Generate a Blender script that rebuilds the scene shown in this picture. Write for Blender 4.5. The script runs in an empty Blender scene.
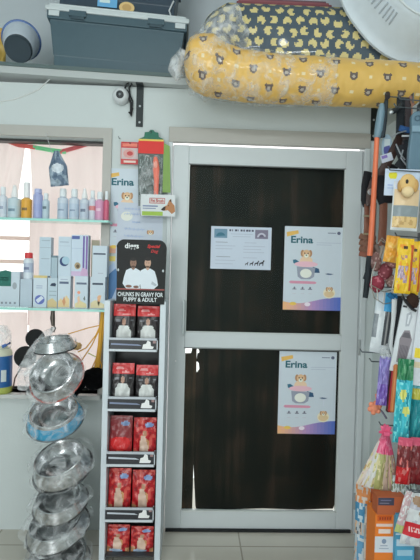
import bpy, math, random
from mathutils import Vector, Matrix, noise
random.seed(7)
PI = math.pi
C = bpy.context.scene.collection

# ------------------------------------------------------------------ camera
F = 450.0
CAM = Vector((0, -2.3, 1.32))
a, b, c = (math.radians(t) for t in (1.797, -0.685, 1.465))
Ry = Matrix(((math.cos(a), 0, math.sin(a)), (0, 1, 0), (-math.sin(a), 0, math.cos(a))))
Rx = Matrix(((1, 0, 0), (0, math.cos(b), math.sin(b)), (0, -math.sin(b), math.cos(b))))
Rz = Matrix(((math.cos(c), -math.sin(c), 0), (math.sin(c), math.cos(c), 0), (0, 0, 1)))
RM = Ry @ Rx @ Rz
def w3(v): return Vector((v[0], v[2], v[1]))
cam_d = bpy.data.cameras.new('camera'); cam = bpy.data.objects.new('camera', cam_d); C.objects.link(cam)
rx, up, fw = w3(RM @ Vector((1, 0, 0))), w3(RM @ Vector((0, 1, 0))), w3(RM @ Vector((0, 0, 1)))
cam.matrix_world = Matrix(((rx.x, up.x, -fw.x, CAM.x), (rx.y, up.y, -fw.y, CAM.y), (rx.z, up.z, -fw.z, CAM.z), (0, 0, 0, 1)))
cam_d.sensor_fit = 'VERTICAL'; cam_d.sensor_height = 24; cam_d.sensor_width = 18; cam_d.lens = 24 * F / 560
cam_d.clip_start = 0.02
bpy.context.scene.camera = cam

def P(px, py, Y):
    """world point seen at pixel (px,py) on the plane y = Y"""
    r = w3(RM @ Vector(((px - 210) / F, (280 - py) / F, 1)))
    return CAM + r * ((Y - CAM.y) / r.y)
def S(Y): return (Y - CAM.y) / F          # metres per pixel at depth plane Y

class Fr:
    """upright drawing plane: pixel offsets measured from (px,py) at depth Y, turned by yaw and tilt"""
    def __init__(s, px, py, Y, yaw=0, roll=0, lean=0, at=None):
        s.px, s.py, s.s = px, py, S(Y)
        s.o = P(px, py, Y) if at is None else at
        m = Matrix.Rotation(yaw, 3, 'Z') @ Matrix.Rotation(lean, 3, 'X') @ Matrix.Rotation(-roll, 3, 'Y')
        s.r = m @ Vector((1, 0, 0)); s.u = m @ Vector((0, 0, 1)); s.n = m @ Vector((0, -1, 0))
    def __call__(s, x, y, off=0.0):
        return s.o + s.r * ((x - s.px) * s.s) + s.u * (-(y - s.py) * s.s) + s.n * off

# ------------------------------------------------------------------ colour + materials
GAIN = 1.22
def lin(v):
    v /= 255.0
    return v / 12.92 if v <= 0.04045 else ((v + 0.055) / 1.055) ** 2.4
def col(t, g=None):
    g = GAIN if g is None else g
    return tuple(min(0.92, lin(v) * g) for v in t) + (1.0,)

def mat(name, rough=0.5, metal=0.0, var=0.08, vscale=25, bump=0.0, bscale=60, spec=0.5, coat=0.0, base=None, sheen=0):
    m = bpy.data.materials.new(name); m.use_nodes = True
    nt = m.node_tree; p = nt.nodes['Principled BSDF']; L = nt.links
    if base is None:
        at = nt.nodes.new('ShaderNodeAttribute'); at.attribute_name = 'Col'; src = at.outputs['Color']
    else:
        rgb = nt.nodes.new('ShaderNodeRGB'); rgb.outputs[0].default_value = base; src = rgb.outputs[0]
    tc = nt.nodes.new('ShaderNodeTexCoord')
    no = nt.nodes.new('ShaderNodeTexNoise'); no.inputs['Scale'].default_value = vscale; no.inputs['Detail'].default_value = 3
    L.new(tc.outputs['Object'], no.inputs['Vector'])
    mr = nt.nodes.new('ShaderNodeMapRange'); mr.inputs['To Min'].default_value = 1 - var; mr.inputs['To Max'].default_value = 1 + var
    L.new(no.outputs['Fac'], mr.inputs['Value'])
    mx = nt.nodes.new('ShaderNodeVectorMath'); mx.operation = 'SCALE'
    L.new(src, mx.inputs[0]); L.new(mr.outputs[0], mx.inputs['Scale'])
    L.new(mx.outputs[0], p.inputs['Base Color'])
    p.inputs['Roughness'].default_value = rough; p.inputs['Metallic'].default_value = metal
    p.inputs['Specular IOR Level'].default_value = spec; p.inputs['Coat Weight'].default_value = coat
    if bump:
        n2 = nt.nodes.new('ShaderNodeTexNoise'); n2.inputs['Scale'].default_value = bscale; n2.inputs['Detail'].default_value = 4
        L.new(tc.outputs['Object'], n2.inputs['Vector'])
        bp = nt.nodes.new('ShaderNodeBump'); bp.inputs['Strength'].default_value = bump; bp.inputs['Distance'].default_value = 0.01
        L.new(n2.outputs['Fac'], bp.inputs['Height']); L.new(bp.outputs[0], p.inputs['Normal'])
    return m

M_card = mat('printed_card', 0.6, var=0.03)
M_plastic = mat('moulded_plastic', 0.38, var=0.05)
M_gloss = mat('glossy_packaging', 0.25, var=0.06, bump=0.35, bscale=45)
M_foil = mat('crinkled_foil', 0.28, 0.15, var=0.1, bump=0.7, bscale=70)
M_steel = mat('stainless_steel', 0.22, 1.0, var=0.12, vscale=12, bump=0.06, bscale=30)
M_wire = mat('zinc_wire', 0.35, 0.8, var=0.1)
M_cloth = mat('woven_cloth', 0.85, var=0.08, bump=0.25, bscale=120, spec=0.2)
M_wrapcloth = mat('cloth_under_clear_wrap', 0.45, var=0.05, vscale=14, bump=0.3, bscale=14, spec=0.5, coat=0.6)
M_rubber = mat('matt_rubber', 0.7, var=0.1, spec=0.3)
M_fluff = mat('black_fluff', 1.0, var=0.3, bump=1.0, bscale=150, spec=0.05)
M_leather = mat('leather', 0.5, var=0.15, bump=0.3, bscale=90)
M_paint = mat('painted_metal', 0.35, var=0.02, spec=0.4)
M_wall = mat('wall_paint', 0.75, var=0.025, vscale=4, bump=0.05, bscale=80, spec=0.3)

def film(name, lo, hi, scale, tint=(0.9, 0.93, 0.95, 1), rough=0.12):
    m = bpy.data.materials.new(name); m.use_nodes = True
    nt = m.node_tree; L = nt.links; nt.nodes.clear()
    out = nt.nodes.new('ShaderNodeOutputMaterial')
    tr = nt.nodes.new('ShaderNodeBsdfTransparent')
    pr = nt.nodes.new('ShaderNodeBsdfPrincipled'); pr.inputs['Base Color'].default_value = tint; pr.inputs['Roughness'].default_value = rough
    mx = nt.nodes.new('ShaderNodeMixShader')
    tc = nt.nodes.new('ShaderNodeTexCoord'); no = nt.nodes.new('ShaderNodeTexNoise'); no.inputs['Scale'].default_value = scale
    no.inputs['Detail'].default_value = 4; no.inputs['Distortion'].default_value = 1.0
    mr = nt.nodes.new('ShaderNodeMapRange'); mr.inputs['From Min'].default_value = 0.4; mr.inputs['From Max'].default_value = 0.72
    mr.inputs['To Min'].default_value = lo; mr.inputs['To Max'].default_value = hi
    bp = nt.nodes.new('ShaderNodeBump'); bp.inputs['Strength'].default_value = 0.6; bp.inputs['Distance'].default_value = 0.01
    L.new(tc.outputs['Object'], no.inputs['Vector']); L.new(no.outputs['Fac'], mr.inputs['Value']); L.new(mr.outputs[0], mx.inputs['Fac'])
    L.new(no.outputs['Fac'], bp.inputs['Height']); L.new(bp.outputs[0], pr.inputs['Normal'])
    L.new(tr.outputs[0], mx.inputs[1]); L.new(pr.outputs[0], mx.inputs[2]); L.new(mx.outputs[0], out.inputs['Surface'])
    return m
M_wrap = film('clear_plastic_wrap', 0.0, 0.46, 20)
M_wrap2 = film('cloudy_plastic_wrap', 0.12, 0.62, 18)
M_bottle = film('translucent_white_plastic', 0.5, 0.68, 8, (0.86, 0.9, 0.95, 1), 0.3)
M_sheet = None
def glass(name, tint, fac):
    m = bpy.data.materials.new(name); m.use_nodes = True
    nt = m.node_tree; L = nt.links; nt.nodes.clear()
    out = nt.nodes.new('ShaderNodeOutputMaterial'); tr = nt.nodes.new('ShaderNodeBsdfTransparent'); tr.inputs['Color'].default_value = tint
    gl = nt.nodes.new('ShaderNodeBsdfGlossy'); gl.inputs['Roughness'].default_value = 0.03
    lw = nt.nodes.new('ShaderNodeLayerWeight'); lw.inputs['Blend'].default_value = fac
    mx = nt.nodes.new('ShaderNodeMixShader')
    L.new(lw.outputs['Fresnel'], mx.inputs['Fac']); L.new(tr.outputs[0], mx.inputs[1]); L.new(gl.outputs[0], mx.inputs[2]); L.new(mx.outputs[0], out.inputs['Surface'])
    return m
M_pane = glass('door_glass', (0.97, 1, 0.99, 1), 0.11)
M_shelfglass = glass('shelf_glass', (0.82, 0.96, 0.93, 1), 0.3)

# ------------------------------------------------------------------ mesh builder
class G:
    def __init__(s): s.v = []; s.f = []; s.c = []; s.m = []; s.sm = []
    def face(s, pts, co, mi=0, smooth=False):
        i = len(s.v); s.v += [tuple(p) for p in pts]; s.f.append(tuple(range(i, i + len(pts)))); s.c.append(co); s.m.append(mi); s.sm.append(smooth)
    def mesh(s, verts, faces, cols, mi=0, smooth=True):
        i = len(s.v); s.v += [tuple(p) for p in verts]
        for k, f in enumerate(faces):
            s.f.append(tuple(i + j for j in f)); s.c.append(cols[k] if isinstance(cols, list) else cols); s.m.append(mi); s.sm.append(smooth)
    def hexa(s, q, co, mi=0):      # q: 8 corners, bottom ring then top ring
        s.mesh(q, [(3, 2, 1, 0), (4, 5, 6, 7), (0, 1, 5, 4), (1, 2, 6, 5), (2, 3, 7, 6), (3, 0, 4, 7)], co, mi, False)
    def box(s, x0, x1, y0, y1, z0, z1, co, mi=0):
        s.hexa([Vector(p) for p in ((x0, y0, z0), (x1, y0, z0), (x1, y1, z0), (x0, y1, z0), (x0, y0, z1), (x1, y0, z1), (x1, y1, z1), (x0, y1, z1))], co, mi)
    def fbox(s, fr, x0, x1, y0, y1, front, back, co, mi=0):   # box in a frame, pixel rectangle, offsets towards viewer
        s.hexa([fr(x0, y1, front), fr(x1, y1, front), fr(x1, y1, back), fr(x0, y1, back), fr(x0, y0, front), fr(x1, y0, front), fr(x1, y0, back), fr(x0, y0, back)], co, mi)
    def prism(s, pts, ext, co, mi=0, smooth=False):           # pts: list of Vectors, ext Vector
        n = len(pts); v = list(pts) + [p + ext for p in pts]
        s.mesh(v, [tuple(range(n)), tuple(range(2 * n - 1, n - 1, -1))], co, mi, False)
        i = len(s.v) - 2 * n
        for k in range(n):
            s.f.append((i + k, i + n + k, i + n + (k + 1) % n, i + (k + 1) % n)); s.c.append(co); s.m.append(mi); s.sm.append(smooth)
    def lathe(s, prof, o, axis, co, seg=28, mi=0, cf=None, closed_ends=True):
        axis = Vector(axis).normalized(); t = Vector((1, 0, 0)) if abs(axis.x) < 0.9 else Vector((0, 1, 0))
        e1 = (t - axis * t.dot(axis)).normalized(); e2 = axis.cross(e1)
        v = []; f = []; cl = []
        for r, h in prof:
            for k in range(seg):
                an = 2 * PI * k / seg; v.append(o + axis * h + (e1 * math.cos(an) + e2 * math.sin(an)) * r)
        for j in range(len(prof) - 1):
            for k in range(seg):
                f.append((j * seg + k, j * seg + (k + 1) % seg, (j + 1) * seg + (k + 1) % seg, (j + 1) * seg + k))
                if cf:
                    an = 2 * PI * (k + 0.5) / seg; d = e1 * math.cos(an) + e2 * math.sin(an)
                    cl.append(cf(0.5 * (prof[j][1] + prof[j + 1][1]), d))
                else: cl.append(co)
        if closed_ends:
            if prof[0][0] > 1e-5: f.append(tuple(range(seg - 1, -1, -1))); cl.append(co if not cf else cl[0])
            if prof[-1][0] > 1e-5: n = (len(prof) - 1) * seg; f.append(tuple(range(n, n + seg))); cl.append(co if not cf else cl[-1])
        s.mesh(v, f, cl, mi, True)
    def cyl(s, p0, p1, r0, r1, co, seg=16, mi=0):
        p0, p1 = Vector(p0), Vector(p1); s.lathe([(r0, 0), (r1, (p1 - p0).length)], p0, p1 - p0, co, seg, mi)
    def tube(s, pts, r, co, seg=8, mi=0, flat=None, nrm=None):     # swept tube; flat -> ribbon half width/thickness
        pts = [Vector(p) for p in pts]; n = len(pts); v = []; f = []
        pe = None
        for i, p in enumerate(pts):
            d = (pts[min(i + 1, n - 1)] - pts[max(i - 1, 0)]).normalized()
            ref = nrm or (Vector((0, 1, 0)) if abs(d.y) < 0.9 else Vector((1, 0, 0)))
            e2 = (ref - d * ref.dot(d)).normalized(); e1 = d.cross(e2)
            rr = r[i] if isinstance(r, (list, tuple)) else r
            for k in range(seg):
                an = 2 * PI * (k + 0.5) / seg
                if flat: v.append(p + e1 * (math.cos(an) * rr) + e2 * (math.sin(an) * rr * flat))
                else: v.append(p + e1 * (math.cos(an) * rr) + e2 * (math.sin(an) * rr))
        for i in range(n - 1):
            for k in range(seg): f.append((i * seg + k, i * seg + (k + 1) % seg, (i + 1) * seg + (k + 1) % seg, (i + 1) * seg + k))
        f.append(tuple(range(seg - 1, -1, -1))); f.append(tuple(range((n - 1) * seg, n * seg)))
        s.mesh(v, f, co, mi, True)
    def ball(s, o, rad, co, seg=16, rings=10, rough=0.0, fs=20, mi=0, ax=None, cf=None):
        rad = Vector(rad) if not isinstance(rad, (int, float)) else Vector((rad,) * 3)
        m = ax or Matrix.Identity(3); v = []; f = []; cl = []
        for j in range(rings + 1):
            th = PI * j / rings
            for k in range(seg):
                an = 2 * PI * k / seg; d = Vector((math.sin(th) * math.cos(an), math.sin(th) * math.sin(an), math.cos(th)))
                q = 1 + (rough * noise.noise(d * 2 + Vector(o) * fs) + rough * .5 * noise.noise(d * 5 + Vector(o) * fs) if rough else 0)
                v.append(Vector(o) + m @ Vector((d.x * rad.x * q, d.y * rad.y * q, d.z * rad.z * q)))
        for j in range(rings):
            for k in range(seg):
                f.append((j * seg + k, (j + 1) * seg + k, (j + 1) * seg + (k + 1) % seg, j * seg + (k + 1) % seg))
                cl.append(cf((k + .5) / seg, (j + .5) / rings) if cf else co)
        s.mesh(v, f, cl, mi, True)
    # ---- print layers on a frame
    def rect(s, fr, x0, y0, x1, y1, co, off, mi=0): s.face([fr(x0, y1, off), fr(x1, y1, off), fr(x1, y0, off), fr(x0, y0, off)], co, mi)
    def poly(s, fr, pts, co, off, mi=0): s.face([fr(x, y, off) for x, y in pts], co, mi)
    def disc(s, fr, x, y, rx_, ry_, co, off, n=20, a0=0, a1=2 * PI, mi=0):
        s.face([fr(x + rx_ * math.cos(a0 + (a1 - a0) * k / n), y + ry_ * math.sin(a0 + (a1 - a0) * k / n), off) for k in range(n)], co, mi)
    def text(s, fr, st, x0, y0, x1, y1, co, off, bold=0.0, shear=0.0, mi=0):
        vs, fs = text_mesh(st, bold, shear)
        xs = [p[0] for p in vs]; ys = [p[1] for p in vs]
        kx = (x1 - x0) / (max(xs) - min(xs)); ky = (y1 - y0) / (max(ys) - min(ys))
        s.mesh([fr(x0 + (p[0] - min(xs)) * kx, y1 - (p[1] - min(ys)) * ky, off) for p in vs], fs, co, mi, False)
    def build(s, name, mt, parent=None, origin=None):
        me = bpy.data.meshes.new(name)
        if parent is not None: o0 = ORG[parent]
        elif origin is not None: o0 = Vector(origin)
        else:
            xs = [p[0] for p in s.v]; ys = [p[1] for p in s.v]; zs = [p[2] for p in s.v]
            o0 = Vector(((min(xs) + max(xs)) / 2, (min(ys) + max(ys)) / 2, min(zs)))
        me.from_pydata([tuple(Vector(p) - o0) for p in s.v], [], s.f)
        for m in (mt if isinstance(mt, (list, tuple)) else [mt]): me.materials.append(m)
        me.polygons.foreach_set('material_index', s.m); me.polygons.foreach_set('use_smooth', s.sm)
        ca = me.color_attributes.new('Col', 'FLOAT_COLOR', 'CORNER'); buf = []
        for p, cc in zip(me.polygons, s.c): buf += list(cc) * p.loop_total
        ca.data.foreach_set('color', buf); me.update()
        if any(s.sm):
            try: me.set_sharp_from_angle(angle=math.radians(42))
            except Exception: pass
        o = bpy.data.objects.new(name, me); C.objects.link(o); ORG[o] = o0
        if parent is not None: o.parent = parent
        else: o.location = o0
        return o
ORG = {}
_tx = {}
def text_mesh(st, bold, shear):
    k = (st, bold, shear)
    if k in _tx: return _tx[k]
    cu = bpy.data.curves.new('lettering', 'FONT'); cu.body = st; cu.size = 1; cu.offset = bold; cu.shear = shear; cu.resolution_u = 3
    cu.fill_mode = 'FRONT'
    o = bpy.data.objects.new('lettering', cu); C.objects.link(o)
    dg = bpy.context.evaluated_depsgraph_get(); ev = o.evaluated_get(dg); me = ev.to_mesh()
    r = ([(p.co.x, p.co.y) for p in me.vertices], [tuple(p.vertices) for p in me.polygons])
    ev.to_mesh_clear(); bpy.data.objects.remove(o); bpy.data.curves.remove(cu)
    _tx[k] = r; return r

def tag(o, label, cat, group=None):
    o['label'] = label; o['category'] = cat
    if group: o['group'] = group
    return o
def thing(name, loc, label, cat, group=None):
    o = bpy.data.objects.new(name, None); C.objects.link(o); o.location = loc; o.empty_display_size = 0.05; ORG[o] = Vector(loc)
    return tag(o, label, cat, group)
def struct(o): o['kind'] = 'structure'; return o
def bevel(o, w, n=2):
    m = o.modifiers.new('bevel', 'BEVEL'); m.width = w; m.segments = n; m.limit_method = 'ANGLE'; return o

# ------------------------------------------------------------------ setting: room shell
XR = P(379, 130, 0).x            # right wall
XL, YF, ZC = -1.75, -4.0, 3.05
WT = 0.13                        # thickness of the back wall
LEDGE_B = P(165, 84, -0.05).z; LEDGE_T = P(165, 73.5, -0.05).z
def LED(x): return LEDGE_T + max(0, -.05 - x) * .030        # top of the ledge: it rises slightly to the left
white = col((192, 199, 199)); taupe = col((166, 164, 158))

def floor_mat():
    m = mat('floor_tiles', 0.16, var=0.06, vscale=6, base=col((184, 180, 170)), spec=0.5)
    nt = m.node_tree; p = nt.nodes['Principled BSDF']; L = nt.links
    br = nt.nodes.new('ShaderNodeTexBrick'); br.offset = 0; br.inputs['Scale'].default_value = 1.0
    br.inputs['Brick Width'].default_value = 0.6; br.inputs['Row Height'].default_value = 0.6; br.inputs['Mortar Size'].default_value = 0.004
    br.inputs['Color1'].default_value = (1, 1, 1, 1); br.inputs['Color2'].default_value = (.95, .95, .95, 1); br.inputs['Mortar'].default_value = (.6, .58, .55, 1)
    tc = nt.nodes.new('ShaderNodeTexCoord'); mp = nt.nodes.new('ShaderNodeMapping'); mp.inputs['Location'].default_value = (0.35, 0.13, 0)
    L.new(tc.outputs['Object'], mp.inputs['Vector']); L.new(mp.outputs[0], br.inputs['Vector'])
    old = p.inputs['Base Color'].links[0].from_socket
    mu = nt.nodes.new('ShaderNodeVectorMath'); mu.operation = 'MULTIPLY'
    L.new(old, mu.inputs[0]); L.new(br.outputs['Color'], mu.inputs[1]); L.new(mu.outputs[0], p.inputs['Base Color'])
    return m
XO = XR + .75     # the loft and upper right recess reach further right than the lower wall
ZP = P(400, 111.5, -.30).z
g = G(); g.box(XL - .1, XO + .1, YF - .1, 0.6, -0.08, 0, white); struct(g.build('floor', floor_mat(), origin=(0, 0, 0)))
g = G(); g.box(XL - .1, XO + .1, YF - .1, 0.6, ZC, ZC + .1, white); struct(g.build('ceiling', M_wall))
g = G(); g.box(XL - .1, XL, YF, 0.55, 0, ZC, white); struct(g.build('wall_left', M_wall))
g = G(); g.box(XR, XO, YF, 0, 0, ZP, white); g.box(XO, XO + .1, YF, 0.55, ZP - .1, ZC, white); struct(g.build('wall_right', M_wall))
g = G(); g.box(XL, XO, YF - .1, YF, 0, ZC, white); struct(g.build('wall_front', M_wall))
# back wall with the door and window openings
DX0, DX1 = P(165.5, 335, 0).x, P(363, 335, 0).x; DZ1 = P(262, 133.5, 0).z
WX0, WX1 = -1.55, P(101, 260, 0).x; WZ0, WZ1 = P(50, 393, 0).z, P(50, 137, 0).z
g = G()
for x0, x1, z0, z1 in ((XL, WX0, 0, LEDGE_B), (WX0, WX1, 0, WZ0), (WX0, WX1, WZ1, LEDGE_B), (WX1, DX0, 0, LEDGE_B), (DX0, DX1, DZ1, LEDGE_B), (DX1, XO, 0, LEDGE_B)):
    g.box(x0, x1, 0, WT, z0, z1, white)
struct(g.build('wall_back', M_wall))
g = G(); g.box(XL, XO, 0.45, 0.55, LEDGE_T, ZC, col((204, 212, 217))); struct(g.build('wall_loft', M_wall))
# loft ledge: white slab with a grey-green front edge; the front runs slightly away to the right
g = G(); lw = col((176, 181, 181)); ld = col((92, 106, 106)); GT = .018
for x0, x1 in ((XL, -.05), (-.05, XO)):
    for lo, hi, yy, cc in ((LEDGE_B - LEDGE_T, -GT, -.045, lw), (-GT, 0, -.05, ld)):
        g.hexa([Vector((x0, yy, LED(x0) + lo)), Vector((x1, yy, LED(x1) + lo)), Vector((x1, .45, LED(x1) + lo)), Vector((x0, .45, LED(x0) + lo)),
                Vector((x0, yy, LED(x0) + hi)), Vector((x1, yy, LED(x1) + hi)), Vector((x1, .45, LED(x1) + hi)), Vector((x0, .45, LED(x0) + hi))], cc)
        if cc == ld: g.c[-5] = col((150, 164, 164))
struct(g.build('trim_1', M_wall))

# window: grey frame, sill
g = G(); fw_ = 0.04
t2 = col((172, 170, 165))
g.box(WX0 - .02, WX1 + .042, -0.012, 0, WZ1, WZ1 + 0.052, t2); g.box(WX1, WX1 + .042, -0.012, 0, WZ0, WZ1, t2)
g.box(WX0, WX1, 0.05, 0.10, WZ1 - .012, WZ1, col((60, 58, 58)))
g.box(WX1 - .014, WX1, 0.05, 0.10, WZ0, WZ1 - .012, t2)
win = struct(g.build('window_1', M_paint))
g = G(); g.box(WX0, WX1 + .02, -0.045, WT, WZ0 - .022, WZ0, col((186, 188, 186))); bevel(g.build('window_sill', M_paint, win), .004)
g = G(); g.box(WX0, WX1 - .014, 0.072, 0.076, WZ0, WZ1 - .012, white); g.build('pane', M_pane, win)

# outside the window: sunlit pink building with white bands, and pink plastic sheeting tied up behind the glass
def cloth_translucent(name, base, wgt=0.6):
    m = bpy.data.materials.new(name); m.use_nodes = True; nt = m.node_tree; L = nt.links; nt.nodes.clear()
    out = nt.nodes.new('ShaderNodeOutputMaterial'); d = nt.nodes.new('ShaderNodeBsdfDiffuse'); t = nt.nodes.new('ShaderNodeBsdfTranslucent')
    at = nt.nodes.new('ShaderNodeAttribute'); at.attribute_name = 'Col'
    mx = nt.nodes.new('ShaderNodeMixShader'); mx.inputs['Fac'].default_value = wgt
    L.new(at.outputs['Color'], d.inputs['Color']); L.new(at.outputs['Color'], t.inputs['Color'])
    L.new(d.outputs[0], mx.inputs[1]); L.new(t.outputs[0], mx.inputs[2]); L.new(mx.outputs[0], out.inputs['Surface'])
    return m
M_sheet = cloth_translucent('translucent_sheeting', None)
pink = (0.76, 0.645, 0.625, 1); pinkd = (0.84, 0.72, 0.68, 1); pinkl = (0.86, 0.76, 0.75, 1)
YS = 0.139
def sheet(x0, x1, y0, y1, colr, Y, wav, cuts=None):
    g = G(); n = 40; nv = 24; v = []; f = []
    for j in range(nv + 1):
        for i in range(n + 1):
            u, w = i / n, j / nv; p = P(x0 + (x1 - x0) * u, y0 + (y1 - y0) * w, Y)
            if cuts: p = P(*cuts(u, w), Y)
            v.append(p + Vector((0, wav * math.sin(u * 17 + w * 5) + wav * .5 * math.sin(u * 43 + 3 * w), 0)))
    for j in range(nv):
        for i in range(n): f.append((j * (n + 1) + i, j * (n + 1) + i + 1, (j + 1) * (n + 1) + i + 1, (j + 1) * (n + 1) + i))
    g.mesh(v, f, colr); return g
s1 = sheet(-30, 30, 128, 219, pink, YS, .006, lambda u, w: (-42 + (70 - 16 * abs(w - .0) ** 1.2) * u, 128 + 92 * w))
tag(s1.build('plastic_sheet', M_sheet), 'pink translucent plastic sheet hanging outside the window at far left', 'sheet')
s2 = sheet(28, 120, 128, 402, pink, YS + .002, .006, lambda u, w: (29 + 8 * min(1, w * 1.4) * (1 - u) * (1 if w < .33 else 0) + 92 * u, 128 + 282 * w))
tag(s2.build('plastic_sheet', M_sheet), 'wide pink translucent plastic sheet outside the window behind the cartons', 'sheet')
s3 = sheet(-45, 28, 312, 402, pink, YS, .006)
tag(s3.build('plastic_sheet', M_sheet), 'low pink translucent sheet outside the window behind the blue bottle', 'sheet')
g = G()
for y in (237.5, 261): 
    p = P(-50, y - 3, YS + .08); q = P(32, y + 3, YS + .08); g.box(p.x, q.x, YS + .07, YS + .09, q.z, p.z, pinkd)
p = P(31, 200, YS + .08); q = P(34, 325, YS + .08); g.box(p.x, q.x, YS + .068, YS + .092, q.z, p.z, pinkl)
p = P(-50, 200, YS + .08); q = P(-46, 325, YS + .08); g.box(p.x, q.x, YS + .068, YS + .092, q.z, p.z, pinkl)
struct(g.build('trim_2', M_sheet))
g = G()
for pts, cc in ((((2, 139), (18, 145), (36, 147.5)), (225, 95, 90)), (((33, 147), (50, 150), (66, 152)), (120, 190, 140)), (((60, 152), (78, 147), (97, 141)), (232, 100, 105))):
    g.tube([P(x, y, .112) for x, y in pts], .012, col(cc, 1.5), 8, flat=.2)
tag(g.build('ribbon', M_cloth), 'red and green ribbon strung across the top of the window', 'ribbon')

# ------------------------------------------------------------------ door
def doorfilm():
    m = bpy.data.materials.new('dark_board_behind_glass'); m.use_nodes = True; nt = m.node_tree; L = nt.links; p = nt.nodes['Principled BSDF']
    tc = nt.nodes.new('ShaderNodeTexCoord'); mp = nt.nodes.new('ShaderNodeMapping'); mp.inputs['Scale'].default_value = (14, 1, .6)
    n1 = nt.nodes.new('ShaderNodeTexNoise'); n1.inputs['Scale'].default_value = 1.6; n1.inputs['Detail'].default_value = 5
    n2 = nt.nodes.new('ShaderNodeTexNoise'); n2.inputs['Scale'].default_value = 5; n2.inputs['Detail'].default_value = 4
    L.new(tc.outputs['Object'], mp.inputs['Vector']); L.new(mp.outputs[0], n1.inputs['Vector']); L.new(tc.outputs['Object'], n2.inputs['Vector'])
    mu = nt.nodes.new('ShaderNodeMath'); mu.operation = 'MULTIPLY'; L.new(n1.outputs['Fac'], mu.inputs[0]); L.new(n2.outputs['Fac'], mu.inputs[1])
    cr = nt.nodes.new('ShaderNodeValToRGB'); e = cr.color_ramp.elements
    e[0].position = .17; e[0].color = (.006, .0062, .005, 1); e[1].position = .38; e[1].color = (.036, .022, .015, 1)
    k = e.new(.26); k.color = (.013, .011, .008, 1)
    at = nt.nodes.new('ShaderNodeAttribute'); at.attribute_name = 'Col'
    ad = nt.nodes.new('ShaderNodeVectorMath'); ad.operation = 'MULTIPLY'
    L.new(mu.outputs[0], cr.inputs[0]); L.new(cr.outputs[0], ad.inputs[0]); L.new(at.outputs['Color'], ad.inputs[1]); L.new(ad.outputs[0], p.inputs['Base Color'])
    p.inputs['Roughness'].default_value = 0.5; p.inputs['Specular IOR Level'].default_value = .2
    return m
M_film = doorfilm()
dw = col((193, 199, 201))
LX0, LX1 = P(169, 335, .0).x, P(357.5, 335, .0).x
gx0, gx1 = P(184.6, 335, 0).x, P(341.4, 335, 0).x
zz = lambda y: P(263, y, 0).z
LZ0, LZ1 = zz(529.5), zz(147.6)
uz0, uz1, lz0, lz1 = zz(333.6), zz(166), zz(512), zz(349)
door = bpy.data.objects.new('door_1', None); C.objects.link(door); ORG[door] = Vector((.5 * (LX0 + LX1), 0, 0)); door.location = ORG[door]; struct(door)
# casing
g = G(); zt = DZ1 + .012; zs_ = zz(146.0)
xa_, xb_ = P(164, 335, -.02).x, P(365, 335, -.02).x
g.box(xa_, LX0 - .003, -.022, WT - .01, 0, zs_, dw); g.box(LX1 + .003, xb_, -.022, WT - .01, 0, zs_, dw)
g.box(xa_, xb_, -.022, .006, zs_, zt, taupe)  # header darker than the jambs: its underlit shade is put into the colour
bevel(g.build('casing', M_paint, door), .003)
# leaf frame
g = G(); T = 0.03
g.box(LX0, gx0, 0, T, LZ0, LZ1, dw); g.box(gx1, LX1, 0, T, LZ0, LZ1, dw)
for z0, z1 in ((LZ0, lz0), (lz1, uz0), (uz1, LZ1)): g.box(gx0, gx1, 0.001, T, z0, z1, dw)
leaf = bevel(g.build('leaf_frame', M_paint, door), .003)
g = G()
for za, zb in ((uz0, uz1), (lz0, lz1)):       # glazing beads
    w = .006
    g.box(gx0, gx0 + w, -.002, .012, za, zb, col((198, 203, 202))); g.box(gx1 - w, gx1, -.002, .012, za, zb, col((198, 203, 202)))
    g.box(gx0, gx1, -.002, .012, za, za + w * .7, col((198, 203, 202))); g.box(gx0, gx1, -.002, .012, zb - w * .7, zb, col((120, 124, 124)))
g.build('glazing_bead', M_paint, leaf)
for za, zb in ((uz0, uz1), (lz0, lz1)):
    g = G(); g.box(gx0 + .006, gx1 - .006, .012, .016, za + .004, zb - .004, white); g.build('glass_pane', M_pane, door)
# dark boards behind the glass, not quite covering it
YB = .024
def shp(pts, Y=YB, th=.006, tint=(1, 1, 1, 1), parent=None):
    g = G(); g.prism([Vector((x, Y, z)) for x, z in pts], Vector((0, th, 0)), tint); return g.build('backing_board', M_film, door)
px = lambda x, y: (P(x, y, YB).x, P(x, y, YB).z)
shp([px(*q) for q in ((187, 168), (189.4, 171.5), (190.3, 165), (230, 164), (332, 164), (339, 168.2), (345.2, 169), (345, 190), (345.6, 200), (344.4, 216), (346.5, 230), (345, 334.8), (300, 334.8), (240, 334.6), (228, 333.2), (222, 334.6), (190, 334.5), (188.6, 332.4), (184.8, 333))])
shp([px(*q) for q in ((195.5, 349), (198.8, 349.5), (199.4, 352.5), (197.3, 353.5), (196.4, 361), (198.6, 363), (199.3, 369), (197.5, 371.5), (196.2, 373), (194.2, 440), (193.6, 470), (195.4, 506), (196, 508.6), (230, 509.4), (262, 508.4), (300, 509.6), (333, 508.6), (336, 500), (340, 352), (338, 340), (330, 348)) if q != (330, 348)])
shp([px(*q) for q in ((184.5, 353.6), (191, 353.4), (192, 349), (196, 347), (196.8, 349), (196.6, 361), (196.4, 420), (193.4, 470), (192.2, 510.5), (180.5, 511.5), (181.5, 440), (183.5, 372), (182.6, 366))], YB + .008, tint=(2.6, 2.2, 2.0, 1))
# sweep under the leaf
g = G(); g.box(LX0 + .006, LX1 - .01, -.014, -.001, .003, LZ0 + .005, col((30, 32, 34))); g.build('door_sweep', M_rubber, door)
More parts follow.
